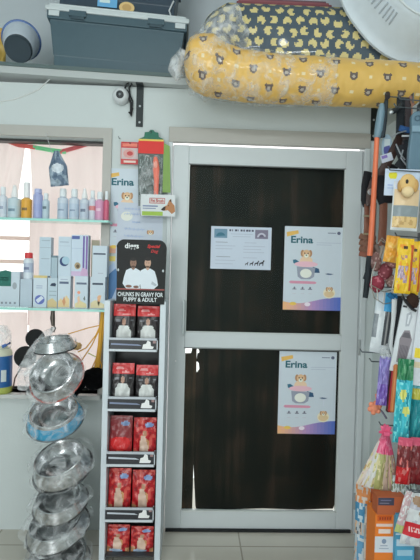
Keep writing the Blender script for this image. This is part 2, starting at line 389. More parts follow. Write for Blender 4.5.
# pull handle on the left stile
g = G(); hx = P(183.3, 318, -.03).x
hz0, hz1 = P(183, 334, -.03).z, P(183, 301, -.03).z
g.tube([Vector((hx, 0, hz1)), Vector((hx, -.028, hz1)), Vector((hx, -.032, hz1 - .012)), Vector((hx, -.032, hz0 + .012)), Vector((hx, -.028, hz0)), Vector((hx, 0, hz0))], .0065, col((190, 198, 198)), 10)
g.build('handle', M_paint, door)
for y in (182, 347, 500):
    g = G(); hp = P(359.2, y, -.01); x_ = LX1 + .0015
    g.cyl((x_, -.026, hp.z - .04), (x_, -.026, hp.z + .04), .006, .006, col((150, 155, 155)), 10)
    g.build('hinge', M_paint, door)
g = G(); bp_ = P(175.7, 361, 0); g.cyl(bp_ + Vector((0, .001, 0)), bp_ + Vector((0, -.002, 0)), .004, .004, col((240, 240, 240)), 12); g.build('screw_cap', M_plastic, door)

# ------------------------------------------------------------------ posters
def paw(g, fr, x, y, s, co, off):
    g.disc(fr, x, y + .3 * s, .6 * s, .5 * s, co, off, 12)
    for dx, dy in ((-.65, -.3), (-.25, -.7), (.25, -.7), (.65, -.3)): g.disc(fr, x + dx * s, y + dy * s, .22 * s, .28 * s, co, off, 8)
def pup(g, fr, x, y, s, off, fur=(214, 178, 140), ear=(176, 132, 96)):
    e = .0003
    g.disc(fr, x - .85 * s, y - .1 * s, .42 * s, .75 * s, col(ear), off, 14); g.disc(fr, x + .85 * s, y - .1 * s, .42 * s, .75 * s, col(ear), off, 14)
    g.disc(fr, x, y, .88 * s, .9 * s, col(fur), off + e, 18); g.disc(fr, x, y + .45 * s, .5 * s, .42 * s, col((238, 226, 212)), off + 2 * e, 14)
    for dx in (-.36, .36): g.disc(fr, x + dx * s, y - .12 * s, .14 * s, .16 * s, col((40, 34, 34)), off + 3 * e, 8)
    g.disc(fr, x, y + .3 * s, .2 * s, .14 * s, col((40, 34, 34)), off + 3 * e, 8)
def erina(x0, y0, x1, y1, label, Y=.0118, cut=False):
    fr = Fr(x0, y0, Y); e = .0003; W_, H_ = x1 - x0, y1 - y0
    X = lambda u: x0 + u * W_
    Yy = lambda v: y0 + v * H_
    g = G(); g.fbox(fr, x0, x1, y0, y1, 0, -.0006, col((195, 205, 214)))
    o = e
    if not cut:
        n = 16; top = [(X(k / n), Yy(.885 + .035 * math.sin(k / n * PI * 1.6 + .4) - .02 * (k / n > .8) * (k / n - .8) * 5)) for k in range(n + 1)]
        for k in range(n):     # coloured wave: orange through mauve to blue
            t = k / (n - 1); A, B_, D_ = (232, 176, 128), (176, 140, 186), (84, 108, 184)
            cc = tuple(A[i] + (B_[i] - A[i]) * t * 2 for i in range(3)) if t < .5 else tuple(B_[i] + (D_[i] - B_[i]) * (t * 2 - 1) for i in range(3))
            g.poly(fr, [top[k], top[k + 1], (top[k + 1][0], y1), (top[k][0], y1)], col(cc), o)
        g.disc(fr, X(.42), Yy(.93), .05 * W_, .024 * H_, col((225, 215, 235)), o + e); g.disc(fr, X(.17), Yy(.925), .06 * W_, .02 * H_, col((226, 190, 90)), o + e)
    g.poly(fr, [(X(.03), Yy(.07)), (X(.23), Yy(.045)), (X(.24), Yy(.085)), (X(.04), Yy(.125))], col((220, 176, 92)), o)
    g.text(fr, 'Erina', X(.11), Yy(.115), X(.49), Yy(.2), col((30, 94, 108)), o + e, .03)
    if not cut:
        g.rect(fr, X(.74), Yy(.065), X(.88), Yy(.075), col((120, 130, 150)), o); g.disc(fr, X(.93), Yy(.07), .03 * W_, .02 * H_, col((90, 96, 120)), o)
        for v, w in ((.185, .42), (.21, .26)): g.rect(fr, X(.55), Yy(v), X(.55 + w), Yy(v + .008), col((176, 186, 200)), o)
    # splash, puppy, big bowl
    g.poly(fr, [(X(.15), Yy(.4)), (X(.2), Yy(.395)), (X(.3), Yy(.44)), (X(.24), Yy(.46)), (X(.16), Yy(.44))], col((52, 108, 134)), o + e)
    g.poly(fr, [(X(.5), Yy(.48)), (X(.6), Yy(.5)), (X(.62), Yy(.55)), (X(.52), Yy(.55)), (X(.46), Yy(.52))], col((48, 84, 118)), o + e)
    pup(g, fr, X(.38), Yy(.325), .078 * W_, o + e)
    if not cut:
        g.disc(fr, X(.38), Yy(.41), .11 * W_, .06 * H_, col((226, 196, 166)), o)
        g.disc(fr, X(.38), Yy(.45), .2 * W_, .035 * H_, col((226, 182, 194)), o + 2 * e)
        g.poly(fr, [(X(.22), Yy(.48)), (X(.54), Yy(.49)), (X(.52), Yy(.6)), (X(.45), Yy(.63)), (X(.3), Yy(.63)), (X(.24), Yy(.6))], col((146, 152, 168)), o + 2 * e)
        g.disc(fr, X(.38), Yy(.56), .1 * W_, .055 * H_, col((222, 224, 214)), o + 3 * e)
        g.poly(fr, [(X(.09), Yy(.665)), (X(.12), Yy(.65)), (X(.54), Yy(.655)), (X(.57), Yy(.67)), (X(.54), Yy(.685)), (X(.12), Yy(.683))], col((206, 142, 164)), o)
        for u in (.19, .33, .46):
            g.rect(fr, X(u - .035), Yy(.745), X(u + .035), Yy(.755), col((110, 112, 130)), o); g.disc(fr, X(u), Yy(.735), .016 * W_, .014 * H_, col((110, 112, 130)), o)
            g.rect(fr, X(u - .03), Yy(.8), X(u + .03), Yy(.806), col((190, 190, 200)), o)
        g.poly(fr, [(X(.71), Yy(.56)), (X(.76), Yy(.552)), (X(.81), Yy(.556)), (X(.86), Yy(.56)), (X(.81), Yy(.572)), (X(.76), Yy(.572))], col((80, 100, 130)), o)
        g.rect(fr, X(.785), Yy(.575), X(.80), Yy(.66), col((200, 208, 220)), o)
        g.disc(fr, X(.79), Yy(.79), .105 * W_, .065 * H_, col((226, 216, 190)), o + e); g.disc(fr, X(.79), Yy(.8), .085 * W_, .04 * H_, col((214, 190, 150)), o + 2 * e)
        pup(g, fr, X(.79), Yy(.745), .048 * W_, o + 3 * e)
    else:
        g.poly(fr, [(X(.12), Yy(.455)), (X(.3), Yy(.43)), (X(.32), Yy(.46)), (X(.22), Yy(.52)), (X(.14), Yy(.5))], col((60, 104, 150)), o)
        g.rect(fr, X(.1), Yy(.66), X(.32), Yy(.68), col((214, 160, 180)), o); g.disc(fr, X(.16), Yy(.76), .05 * W_, .014 * H_, col((224, 190, 190)), o)
        g.rect(fr, X(.02), Yy(.83), X(.2), Yy(.9), col((222, 204, 110)), o)
        for j, (u0, u1, v) in enumerate(((.36, .68, .41), (.42, .66, .47), (.38, .74, .55), (.4, .86, .62), (.44, .78, .69), (.48, .86, .73))):   # faint handwriting
            pts = [fr(X(u0 + (u1 - u0) * k / 30), Yy(v + .012 * math.sin(k * 2.1 + j)), e * 2) for k in range(31)]
            g.tube(pts, .0009, col((150, 172, 214)), 4)
        g.poly(fr, [(x0, Yy(1)), (X(.04), Yy(.97)), (X(.28), Yy(1))], col((120, 150, 190)), o)
    return tag(g.build('poster', M_card), label, 'poster')
erina(285, 226, 344, 310, 'white pet food poster on the upper door glass, beside the landscape notice')
erina(279.6, 351, 338, 434.5, 'white pet food poster on the lower door glass')
fr = Fr(211, 226, .0118); g = G(); g.fbox(fr, 211.3, 272, 226, 268.5, 0, -.0006, col((190, 200, 214))); o_ = .0003
g.rect(fr, 214.5, 228.5, 227.5, 237.5, col((104, 138, 160)), o_); g.disc(fr, 221, 236, 4.6, 4, col((56, 108, 128)), 2 * o_, 14, PI, 2 * PI)
g.rect(fr, 255.5, 228.5, 268.5, 237.5, col((120, 116, 136)), o_); g.disc(fr, 262, 236, 4.5, 4.5, col((186, 186, 200)), 2 * o_, 14, PI, 2 * PI); g.disc(fr, 262, 236, 2.6, 2.8, col((100, 96, 118)), 3 * o_, 14, PI, 2 * PI)
for k, w in enumerate((2.2, 1, 2.6, .9, 2.4, 1.8, 2.8, 2, 2.4)):
    x = 229.5 + k * 2.8; g.rect(fr, x, 228.7, x + w * .85, 230.6, col((66, 70, 92)), o_)
for k, (x, y, w) in enumerate(((231, 233, 22), (233, 235.5, 18), (216, 241.5, 12), (216, 245, 20), (216, 248, 17), (217, 256, 14), (216, 259.5, 20), (216, 263, 18), (245, 241.5, 12), (244, 245, 22), (244, 248, 18), (244, 251, 21), (244, 256.5, 14))):
    g.rect(fr, x, y, x + w, y + .55, col((168, 176, 192) if k not in (2, 5) else (130, 136, 150)), o_)
for x, s in ((247.5, .75), (252.5, .9), (257.5, 1.05), (262.5, 1.2)):       # row of four walking dogs
    y = 264.5
    g.poly(fr, [(x - 2 * s, y), (x - 1.7 * s, y - 2.4 * s), (x + 1 * s, y - 3.4 * s), (x + 1.7 * s, y - 5 * s), (x + 2.8 * s, y - 4.2 * s), (x + 1.9 * s, y - 3 * s), (x + 1.6 * s, y), (x + 1 * s, y), (x + .8 * s, y - 1.8 * s), (x - .9 * s, y - 1.4 * s), (x - 1.4 * s, y)], col((42, 44, 58)), o_)
tag(g.build('notice', M_card), 'white landscape printed notice taped to the upper door glass', 'notice')
# wall between window and door: poster, note, second poster below
erina(105.5, 168, 163.5, 252, 'white pet food poster on the wall beside the window, partly covered by a handwritten note', Y=-.002)
fr = Fr(107, 255, -.002); g = G(); g.fbox(fr, 107, 158, 256, 312, 0, -.0006, col((195, 205, 214)))
g.poly(fr, [(107, 268), (114, 262), (126, 300), (126, 312), (107, 312)], col((176, 196, 222)), o_); g.poly(fr, [(107, 276), (116, 268), (120, 280), (112, 300), (107, 304)], col((84, 128, 176)), 2 * o_)
g.rect(fr, 107, 256, 116, 261, col((226, 206, 120)), o_)
tag(g.build('poster', M_card), 'white and blue poster low on the wall behind the pouch rack', 'poster')
fr = Fr(119, 200, -.0031, roll=-.03); g = G(); g.fbox(fr, 118.5, 163, 202, 262, 0, -.0006, col((192, 200, 213)))
for j, (u0, u1, y, am) in enumerate(((125, 142, 208, 1.6), (125, 141, 213, 1.8), (133, 141, 221, 1.2), (126, 146, 228, 1.8), (126, 145, 235, 1.8), (128, 150, 246, 1.4))):
    pts = [fr(u0 + (u1 - u0) * k / 44, y + am * math.sin(k * 1.9 + j) * (.5 + .5 * math.sin(k * .7 + j * 2)), .0008) for k in range(45)]
    g.tube(pts, .0010, col((160, 180, 216)), 4)
tag(g.build('paper_note', M_card), 'white sheet with faint blue handwriting taped over the wall poster', 'note')

# ------------------------------------------------------------------ packaging helper
def pouch(name, fr, x0, x1, y0, y1, fn, th, mt=None, nu=24, nv=36, pinch=.06, wr=.12, top_w=1.0, parent=None, seed=0, bot_w=1.0, skew=0.0, build=True):
    """pillow pack: printed both sides, sealed at top and bottom, bulging between"""
    g = G(); v = []; f = []; cl = []
    th_ = th
    for side in (1, -1):
        for j in range(nv + 1):
            t = j / nv; wv = (top_w + (1 - top_w) * min(1, t * 2.2)) * (1 - (1 - bot_w) * max(0, t - .5) * 2)
            for i in range(nu + 1):
                u = i / nu
                bul = (max(0, math.sin(PI * u)) ** .55) * (min(1, max(0, (t - pinch) / .3)) ** .7) * (min(1, max(0, (1 - t) / .18)) ** .6)
                x = x0 + (x1 - x0) * (.5 + (u - .5) * wv) + skew * (t - .5); y = y0 + (y1 - y0) * t
                nz = noise.noise(Vector((u * 5 + seed, t * 7, seed * 1.7 + side))) * wr * th_ * 2
                v.append(fr(x, y, side * (th_ * .5 * bul) + nz * (bul > 0.02) + noise.noise(Vector((u * 3, seed, t * 2))) * th_ * wr))
        b0 = 0 if side == 1 else (nu + 1) * (nv + 1)
        for j in range(nv):
            for i in range(nu):
                q = [b0 + j * (nu + 1) + i, b0 + (j + 1) * (nu + 1) + i, b0 + (j + 1) * (nu + 1) + i + 1, b0 + j * (nu + 1) + i + 1]
                f.append(tuple(q if side == 1 else q[::-1])); cl.append(fn((i + .5) / nu, (j + .5) / nv))
    # close the rim
    nb = (nu + 1) * (nv + 1)
    for i in range(nu):
        f.append((i, i + 1, nb + i + 1, nb + i)); cl.append(fn((i + .5) / nu, .01)); k = nv * (nu + 1) + i
        f.append((k + 1, k, nb + k, nb + k + 1)); cl.append(fn((i + .5) / nu, .99))
    for j in range(nv):
        k = j * (nu + 1); f.append((k + nu + 1, k, nb + k, nb + k + nu + 1)); cl.append(fn(.01, (j + .5) / nv))
        k += nu; f.append((k, k + nu + 1, nb + k + nu + 1, nb + k)); cl.append(fn(.99, (j + .5) / nv))
    g.mesh(v, f, cl, 0, True)
    return g.build(name, mt or M_gloss, parent) if build else g
def el(u, v, cx, cy, rx_, ry_): return ((u - cx) / rx_) ** 2 + ((v - cy) / ry_) ** 2 < 1

# ------------------------------------------------------------------ pouch rack
YR = -.27                 # front of the rack
frR = Fr(132, 420, YR)
rack = thing('display_rack', (P(132, 420, YR).x, YR + .1, 0), 'tall narrow white rack with a black header sign between window and door', 'rack')
rxl0, rxl1 = P(101.5, 430, YR).x, P(107.3, 430, YR).x; rxr0, rxr1 = P(157.2, 430, YR).x, P(163, 430, YR).x
rt = P(132, 301, YR).z; D = .17
wr_ = col((196, 204, 210))
for x0, x1 in ((rxl0, rxl1), (rxr0, rxr1)):
    g = G(); g.box(x0, x1, YR, YR + D, 0, rt, wr_); bevel(g.build('side_panel', M_paint, rack), .002)
g = G(); g.box(rxl1, rxr0, YR + D - .006, YR + D, 0, rt, col((46, 46, 48))); g.build('back_panel', M_paint, rack)
g = G(); g.box(rxl1, rxr0, YR + .10, YR + D - .007, rt - .008, rt, wr_); g.build('top_panel', M_paint, rack)
tiers = [(337.5, 351), (396, 410.5), (450.5, 465.5), (506, 520.5)]
trayz = []
for k, (yt, yb) in enumerate(tiers):
    zt_, zb_ = P(132, yt, YR).z, P(132, yb, YR).z
    g = G(); g.box(rxl1 + .001, rxr0 - .004, YR + .004, YR + D - .007, zb_ + .004, zb_ + .010, col((60, 60, 62)))
    sh = g.build('tray', M_paint, rack)
    x0, x1 = rxl1 + .001, rxr0 - .006; H_ = zt_ - zb_
    g = G(); yf = YR - .012
    g.box(x0, x1, yf, yf + .004, zb_, zt_, col((38, 40, 46)))
    g.box(x0, x1, yf - .003, yf, zt_ - H_ * .16, zt_, col((176, 182, 190))); g.box(x0, x1, yf - .003, yf, zb_, zb_ + H_ * .16, col((196, 202, 208)))
    g.box(x1 - .004, x1, yf - .003, yf, zb_, zt_, col((196, 202, 208)))
    g.box(x0, x0 + .003, yf, YR + .004, zb_, zt_, col((196, 202, 208))); g.box(x1 - .003, x1, yf, YR + .004, zb_, zt_, col((196, 202, 208)))
    # printed price label: pale streak and a white mark at the right
    fs = Fr(132, yt, yf - .0004); w = (x1 - x0) / fs.s; xl = (x0 - fs.o.x) / fs.s + 132; hp = H_ / fs.s
    g.poly(fs, [(xl + 2, yt + hp * .44), (xl + w * .6, yt + hp * .50), (xl + w * .68, yt + hp * .60), (xl + 2, yt + hp * .56)], col((120, 132, 160)) if k < 2 else col((186, 192, 202)), .0004)
    g.poly(fs, [(xl + w * .68, yt + hp * .82), (xl + w * .70, yt + hp * .5), (xl + w * .76, yt + hp * .44), (xl + w * .79, yt + hp * .2), (xl + w * .85, yt + hp * .3), (xl + w * .86, yt + hp * .6), (xl + w * .92, yt + hp * .66), (xl + w * .9, yt + hp * .82)], col((226, 230, 236)), .0004)
    g.rect(fs, xl + w * .9, yt + hp * .2, xl + w * .96, yt + hp * .4, col((150, 120, 120)), .0004)
    g.build('price_strip', M_plastic, sh); trayz.append(zb_ + .010)
g = G(); g.box(rxl1 + .001, rxr0 - .004, YR + .004, YR + D - .007, .03, .036, col((60, 60, 62))); g.build('tray', M_paint, rack)
# header sign
fhb = Fr(139, 304, YR - .004)
def fh(x, y, off=0.0): return fhb(115.8 + (x - 112.5) * .925, y, off)
g = G(); pts = []
for cx_, cy_, a0 in ((120.5, 248.5, PI), (157.5, 248.5, 1.5 * PI)):
    for k in range(9): pts.append((cx_ + 8.5 * math.cos(a0 + k * PI / 16), cy_ + 8.5 * math.sin(a0 + k * PI / 16)))
pts += [(164.5, 304), (113.5, 304)]; pts[0] = (112.5, 248.5)
blk = col((9, 12, 13))
g.prism([fh(x, y, 0) for x, y in pts], Vector((0, .004, 0)), blk); e = .0004
g.text(fh, 'diggs', 121, 243.5, 136, 250.5, col((222, 228, 234)), e, .02)
g.text(fh, 'Special', 145, 244.5, 159, 248.8, col((196, 44, 44)), e, .03, .3); g.text(fh, 'Dog', 149, 249.5, 157, 253.6, col((176, 40, 42)), e, .03, .3)
for cx_, hd, sk in ((130.5, 263, (136, 104, 88)), (146, 262.5, (184, 148, 128))):     # two printed men in white shirts
    g.poly(fh, [(cx_ - 3, 268.5), (cx_ + 3, 268.5), (cx_ + 7.5, 271), (cx_ + 10, 278), (cx_ + 11.5, 285) if cx_ > 140 else (cx_ + 7.2, 286), (cx_ + 8, 288), (cx_ + 7, 289), (cx_ - 7, 289), (cx_ - 11 if cx_ < 140 else cx_ - 7.6, 284), (cx_ - 9.6 if cx_ < 140 else cx_ - 8, 277), (cx_ - 7.5, 270.6)], col((206, 214, 222)), e * (1 if cx_ < 140 else 2))
    g.disc(fh, cx_, hd - 1.2, 3.9, 4.2, col((30, 26, 26)), e * 2); g.disc(fh, cx_, hd + .4, 3.4, 4.7, col(sk), e * 3); g.poly(fh, [(cx_ - 1.6, 266), (cx_ + 1.6, 266), (cx_ + 1.8, 269), (cx_, 270.4), (cx_ - 1.8, 269)], col(sk), e * 3)
    g.disc(fh, cx_, hd - 3.2, 3.3, 1.5, col((30, 26, 26)), e * 4); g.rect(fh, cx_ - 1.7, hd + .1, cx_ - .6, hd + .6, col((50, 36, 34)), e * 4); g.rect(fh, cx_ + .6, hd + .1, cx_ + 1.7, hd + .6, col((50, 36, 34)), e * 4)
    if cx_ < 140: g.disc(fh, cx_, hd + 3.9, 1.9, 1.1, col((84, 62, 54)), e * 4)
g.disc(fh, 126, 286.5, 3.4, 1.4, col((120, 88, 76)), e * 4); g.disc(fh, 134, 287, 3, 1.3, col((120, 88, 76)), e * 4)
g.poly(fh, [(151, 281), (156, 284), (155, 286), (150, 284)], col((168, 176, 184)), e * 4)
g.rect(fh, 113, 288.7, 164.6, 290, col((150, 78, 74)), e * 2); g.rect(fh, 113, 290, 164.7, 304, col((8, 9, 10)), e * 2)
g.text(fh, 'CHUNKS IN GRAVY FOR', 114.5, 292.3, 163, 296.6, col((216, 222, 228)), e * 3, .015); g.text(fh, 'PUPPY & ADULT', 121, 297.6, 156.5, 301.6, col((216, 222, 228)), e * 3, .015)
for x, y in ((114.5, 270.5), (162.5, 270.5)): g.disc(fh, x, y, .9, 1.4, col((190, 196, 200)), e, 10)
sign = g.build('header_sign', M_card, rack); sign['label'] = 'black header sign with rounded top'
# pouches
def dark_pouch(u, v):
    if v < .26: return col((206, 66, 68)) if not (el(u, v, .35, .12, .2, .03) or el(u, v, .62, .2, .2, .02)) else col((226, 150, 150))
    if el(u, v, .5, .39, .10, .075): return col((168, 130, 112))
    if .46 < v < .92 and abs(u - .5) < .18 + .16 * min(1, (v - .46) / .16) - .2 * max(0, v - .7): return col((206, 208, 206))
    if el(u, v, .22, .36, .12, .03) or el(u, v, .85, .34, .08, .02): return col((110, 110, 116))
    if v > .9: return col((120, 96, 70))
    return col((48, 44, 46))
def dark_pouch_b(u, v):
    if .84 < v < .97 and abs(u - .45) < .3: return col((196, 172, 130))
    return dark_pouch(u, v - .03)
def red_pouch(u, v):
    r = noise.noise(Vector((u * 6, v * 8, 2.2)))
    if el(u, v, .68, .17, .2, .055): return col((128, 150, 196))
    if el(u, v, .5, .36, .085, .065): return col((176, 130, 104))
    if .42 < v < .86 and abs(u - .46 - .12 * (v - .6)) < .09 + .09 * min(1, (v - .42) / .2): return col((206, 176, 158))
    if el(u, v, .62, .62, .1, .12): return col((190, 140, 96))
    if el(u, v, .42, .93, .3, .07): return col((170, 190, 214))
    if v > .78 and u < .2 or v > .84 and u > .84: return col((176, 128, 92))
    if r > .22: return col((206, 84, 76))
    return col((176, 36, 42)) if r > -.2 else col((142, 28, 34))
def red_plain(u, v):
    if el(u, v, .7, .17, .2, .05): return col((120, 140, 180))
    if v > .8: return col((176, 132, 92))
    if el(u, v, .5, .62, .42, .16): return col((206, 44, 46))
    if el(u, v, .5, .86, .22, .1): return col((206, 130, 100))
    return col((132, 52, 56)) if v < .5 else col((164, 40, 44))
rows = [(0, 304.5, 338, dark_pouch_b, dark_pouch), (1, 364, 397, dark_pouch, dark_pouch), (2, 417, 451.5, red_plain, red_pouch), (3, 470, 507, red_pouch, red_pouch), (4, 526, 563, red_pouch, red_pouch)]
tn = ['top', 'second', 'middle', 'fourth', 'lowest']
for k, yt, yb, fa, fb in rows:
    Yp = YR + .035; fp = Fr(132, yb, Yp, lean=-.10)
    tz = trayz[k] if k < 4 else .036
    fp.o = Vector((fp.o.x, fp.o.y, tz + .001)); full = (P(132, yt, Yp).z - tz) / fp.s
    for q, (x0, x1, fn) in enumerate(((108.5 + .6, 131.5, fa), (133, 155.5, fb))):
        dx = -(k - 2) * 1.35 + (1.0 if k < 2 else 0)
        nm = ('black and red pouch with a white figure' if k < 2 else 'red foil pouch')
        if k < 2: x1 -= .6
        o = pouch('food_pouch', fp, x0 + dx, x1 + dx, yb - full + (1.5 if q else 0), yb, fn, .026, seed=k * 2 + q)
        tag(o, f"{nm}, {'left' if q == 0 else 'right'} on the {tn[k]} rack tray", 'pouch', 'pouches on the rack')

# ------------------------------------------------------------------ hanging packs beside the rack top
fr = Fr(129, 150, -.015); g = G(); g.fbox(fr, 121, 139, 142, 164, 0, -.004, col((190, 60, 62)))
g.rect(fr, 121.5, 148, 138.5, 159, col((196, 176, 176)), e); g.disc(fr, 129, 153.5, 5.5, 4.2, col((206, 150, 146)), 2 * e); g.disc(fr, 130, 153.5, 3, 2.2, col((186, 70, 70)), 3 * e)
g.rect(fr, 122.5, 143.5, 137, 146.6, col((226, 122, 104)), e); g.rect(fr, 124, 160.5, 136, 162.5, col((226, 200, 190)), e); g.disc(fr, 130, 143.2, 1, .8, col((90, 40, 40)), e, 8)
tag(g.build('treat_packet', M_gloss), 'small red and white packet on the wall left of the brush pack', 'packet')
g = G(); g.tube([P(120, 138.5, 0), P(119, 138, -.03), P(118.4, 136, -.035)], .0022, col((120, 124, 128)))
tag(g.build('wall_hook', M_wire), 'small bent wire hook on the wall above the red packet', 'hook')
# brush in blister card
bfr = Fr(157, 170, -.035); bl = P(157, 215, -.035)
bp = thing('brush_pack', (bl.x, bl.y, bl.z), 'coral handled brush in a blister pack with a red band, left of the door', 'brush')
g = G(); pts = [(139.5, 206), (137.5, 146), (139, 139.5), (143.5, 137.5), (144, 133), (148, 132.5), (149.5, 130.5), (152.5, 130.5), (154, 132.5), (157.5, 133), (158, 137.2), (162.5, 139), (163, 146), (163, 206)]
g.prism([bfr(x, y, 0) for x, y in pts], Vector((0, .002, 0)), col((84, 95, 92)))
g.poly(bfr, pts[2:11] + [(162.5, 139), (163, 143), (138.2, 143)], col((40, 104, 84)), e); g.rect(bfr, 138, 139.8, 163, 141.6, col((220, 190, 90)), 2 * e); g.rect(bfr, 138, 141.6, 163.2, 154, col((210, 52, 48)), 2 * e)
g.poly(bfr, [(163, 143), (169, 146), (171, 192), (163, 192)], col((126, 158, 84)), 0)
for k in range(26):
    x_ = 138.8 + 23 * random.random(); y_ = 156 + 44 * random.random(); d_ = random.uniform(-3, 3); h_ = random.uniform(3, 9); w_ = random.uniform(.5, 1.4); g.poly(bfr, [(x_, y_), (x_ + w_, y_), (min(162, max(139, x_ + d_ + w_ * .6)), y_ + h_), (min(162, max(139, x_ + d_)), y_ + h_)], col((158, 168, 168)), 2 * e)
g.build('backing_card', M_card, bp)
g = G(); bz = .018
g.tube([bfr(155.5, 158, bz), bfr(156, 163, bz), bfr(156.5, 170, bz), bfr(157, 180, bz), bfr(157, 190, bz), bfr(157, 202, bz)], [.008, .014, .017, .013, .012, .010], col((232, 118, 100)), 12, flat=.6)
g.disc(bfr, 156.2, 166, 1.8, 3.5, col((236, 150, 134)), bz + .014); g.build('brush_handle', M_plastic, bp)
g = pouch('blister', bfr, 139, 163, 155, 206, lambda u, v: (1, 1, 1, 1), .05, build=False, wr=.22, seed=3, pinch=.02); g.build('blister', M_wrap, bp)
lf = Fr(157, 200, -.062); g = G(); q0, q1, q2, q3 = (140.5, 194.5), (175, 194.5), (175.5, 216), (141.5, 216)
g.prism([lf(*q, 0) for q in (q0, q1, q2, q3)], Vector((0, .003, 0)), col((206, 210, 212)))
g.prism([lf(*q, 0) for q in ((140.6, 194.5), (140.6, 216), (141, 216), (141, 194.5))], Vector((0, .03, 0)), col((196, 200, 202)))
g.rect(lf, 149.5, 198, 165, 203.5, col((176, 74, 70)), e); g.rect(lf, 150.2, 198.6, 164.4, 202.9, col((206, 200, 198)), 2 * e); g.text(lf, 'Pet Brush', 151, 199, 163.6, 202.4, col((170, 44, 44)), 3 * e, .02)
g.rect(lf, 143, 205.5, 158, 206.8, col((112, 124, 160)), e); g.rect(lf, 143, 208, 156, 209, col((130, 140, 168)), e); g.rect(lf, 142.5, 211.5, 163, 215.6, col((150, 180, 74)), e)
g.poly(lf, [(161, 209.5), (164, 206.5), (167, 205), (169, 200), (171, 198.5), (171.6, 202), (174.5, 205), (175.3, 211), (172, 213.5), (168, 209.8), (164, 210.6)], col((176, 122, 82)), 2 * e)
g.poly(lf, [(161, 209.5), (164, 206.5), (166, 206.5), (165, 210), (163, 210.4)], col((50, 38, 34)), 3 * e); g.poly(lf, [(169.4, 200.6), (171, 198.5), (171.6, 202)], col((60, 42, 36)), 3 * e); g.disc(lf, 168.6, 205.4, .6, .5, col((30, 24, 22)), 3 * e, 8)
g.build('label_card', M_card, bp)
g = G(); q = P(151, 132.5, -.04); g.tube([Vector((q.x, 0, q.z)), q, q + Vector((0, -.004, .008))], .0022, col((120, 124, 128))); tag(g.build('wall_hook', M_wire), 'wire hook holding the brush pack on the wall', 'hook')

# ------------------------------------------------------------------ ledge bracket, camera
def bracket(px_, y0, y1, label, Yf, w=7.0):
    x0 = P(px_ - w / 2, 100, 0).x; x1 = P(px_ + w / 2, 100, 0).x; zb = P(px_, y1, 0).z; zt = LED(x0) + LEDGE_B - LEDGE_T
    g = G(); cc = col((34, 42, 44)); g.box(x0, x1, -.006, 0, zb, zt - .001, cc); g.box(x0, x1, Yf, -.006, zt - .007, zt - .001, cc)
    f_ = Fr(px_, 100, -.0064)
    for y in (y1 - 21, y1 - 5): g.disc(f_, px_, y, 1.1, 1.1, col((170, 176, 178)), 0.0002, 10)
    return tag(bevel(g.build('shelf_bracket', M_paint), .0015), label, 'bracket')
bracket(140, 80, 127, 'black steel angle bracket under the ledge beside the white camera', -.044)
bracket(374.5, 108, 141, 'black bracket under the ledge at the right, behind the orange stick', -.044, 6.5)
cc = P(120.5, 95, -.03); cm = thing('security_camera', (cc.x, 0, cc.z), 'small white dome camera with a dark lens on the wall under the ledge', 'camera')
g = G(); g.lathe([(.040, 0), (.042, .012), (.041, .026), (.034, .04), (.024, .047), (.0, .048)], Vector((cc.x, 0, cc.z)), (0, -1, -.1), col((196, 200, 202)), 28); g.build('housing', M_plastic, cm)
g = G(); g.lathe([(.019, 0), (.019, .004), (.012, .007), (0, .008)], Vector((cc.x, -.046, cc.z - .004)), (0, -1, -.1), col((44, 48, 52)), 20); g.lathe([(.006, 0), (.004, .003), (0, .003)], Vector((cc.x, -.054, cc.z - .005)), (0, -1, -.1), col((120, 126, 130)), 12); g.build('lens', M_plastic, cm)
g = G()
g.tube([P(124, 90, -.02), P(127, 84, -.025), P(130, 82, -.025), P(132, 84, -.02), P(129, 88, -.02), P(130, 95, -.02), P(132.5, 101, -.02), P(132, 108, -.02), P(130, 114, -.02)], .0045, col((34, 36, 38)), 8)
g.tube([P(127, 90, -.02), P(129, 98, -.022), P(131, 104, -.022), P(131, 112, -.022)], .006, col((44, 44, 46)), 8); g.tube([P(129, 112, -.02), P(131, 116, -.02), P(132.5, 108, -.02)], .005, col((38, 38, 40)), 8)
g.build('cable', M_rubber, cm)
g = G(); g.tube([P(-3, 102, -.0022), P(12, 100, -.0022), P(24, 96, -.0022), P(38, 90, -.0022), P(50, 79, -.0022)], .0025, col((206, 208, 206)), 6); tag(g.build('cable', M_plastic), 'thin white cable curving up the wall to the ledge at far left', 'cable')

# ------------------------------------------------------------------ glass shelves across the window
YG = -.12
SX0, SX1 = -1.40, P(107.5, 260, YG).x
def gshelf(py, label):
    z = P(55, py, YG).z; g = G(); t = .011
    g.box(SX0, SX1, YG, -.013, z - t, z, col((206, 232, 226)))
    g.m[-4] = 1; g.c[-4] = col((150, 206, 196)); g.m[-3] = 1; g.c[-3] = col((150, 206, 196))
    return tag(g.build('glass_shelf', [M_shelfglass, M_plastic]), label, 'shelf'), z
_, ZU = gshelf(218.8, 'upper glass shelf with an aqua edge holding bottles across the window')
_, ZL = gshelf(308.6, 'lower glass shelf holding medicine cartons across the window')

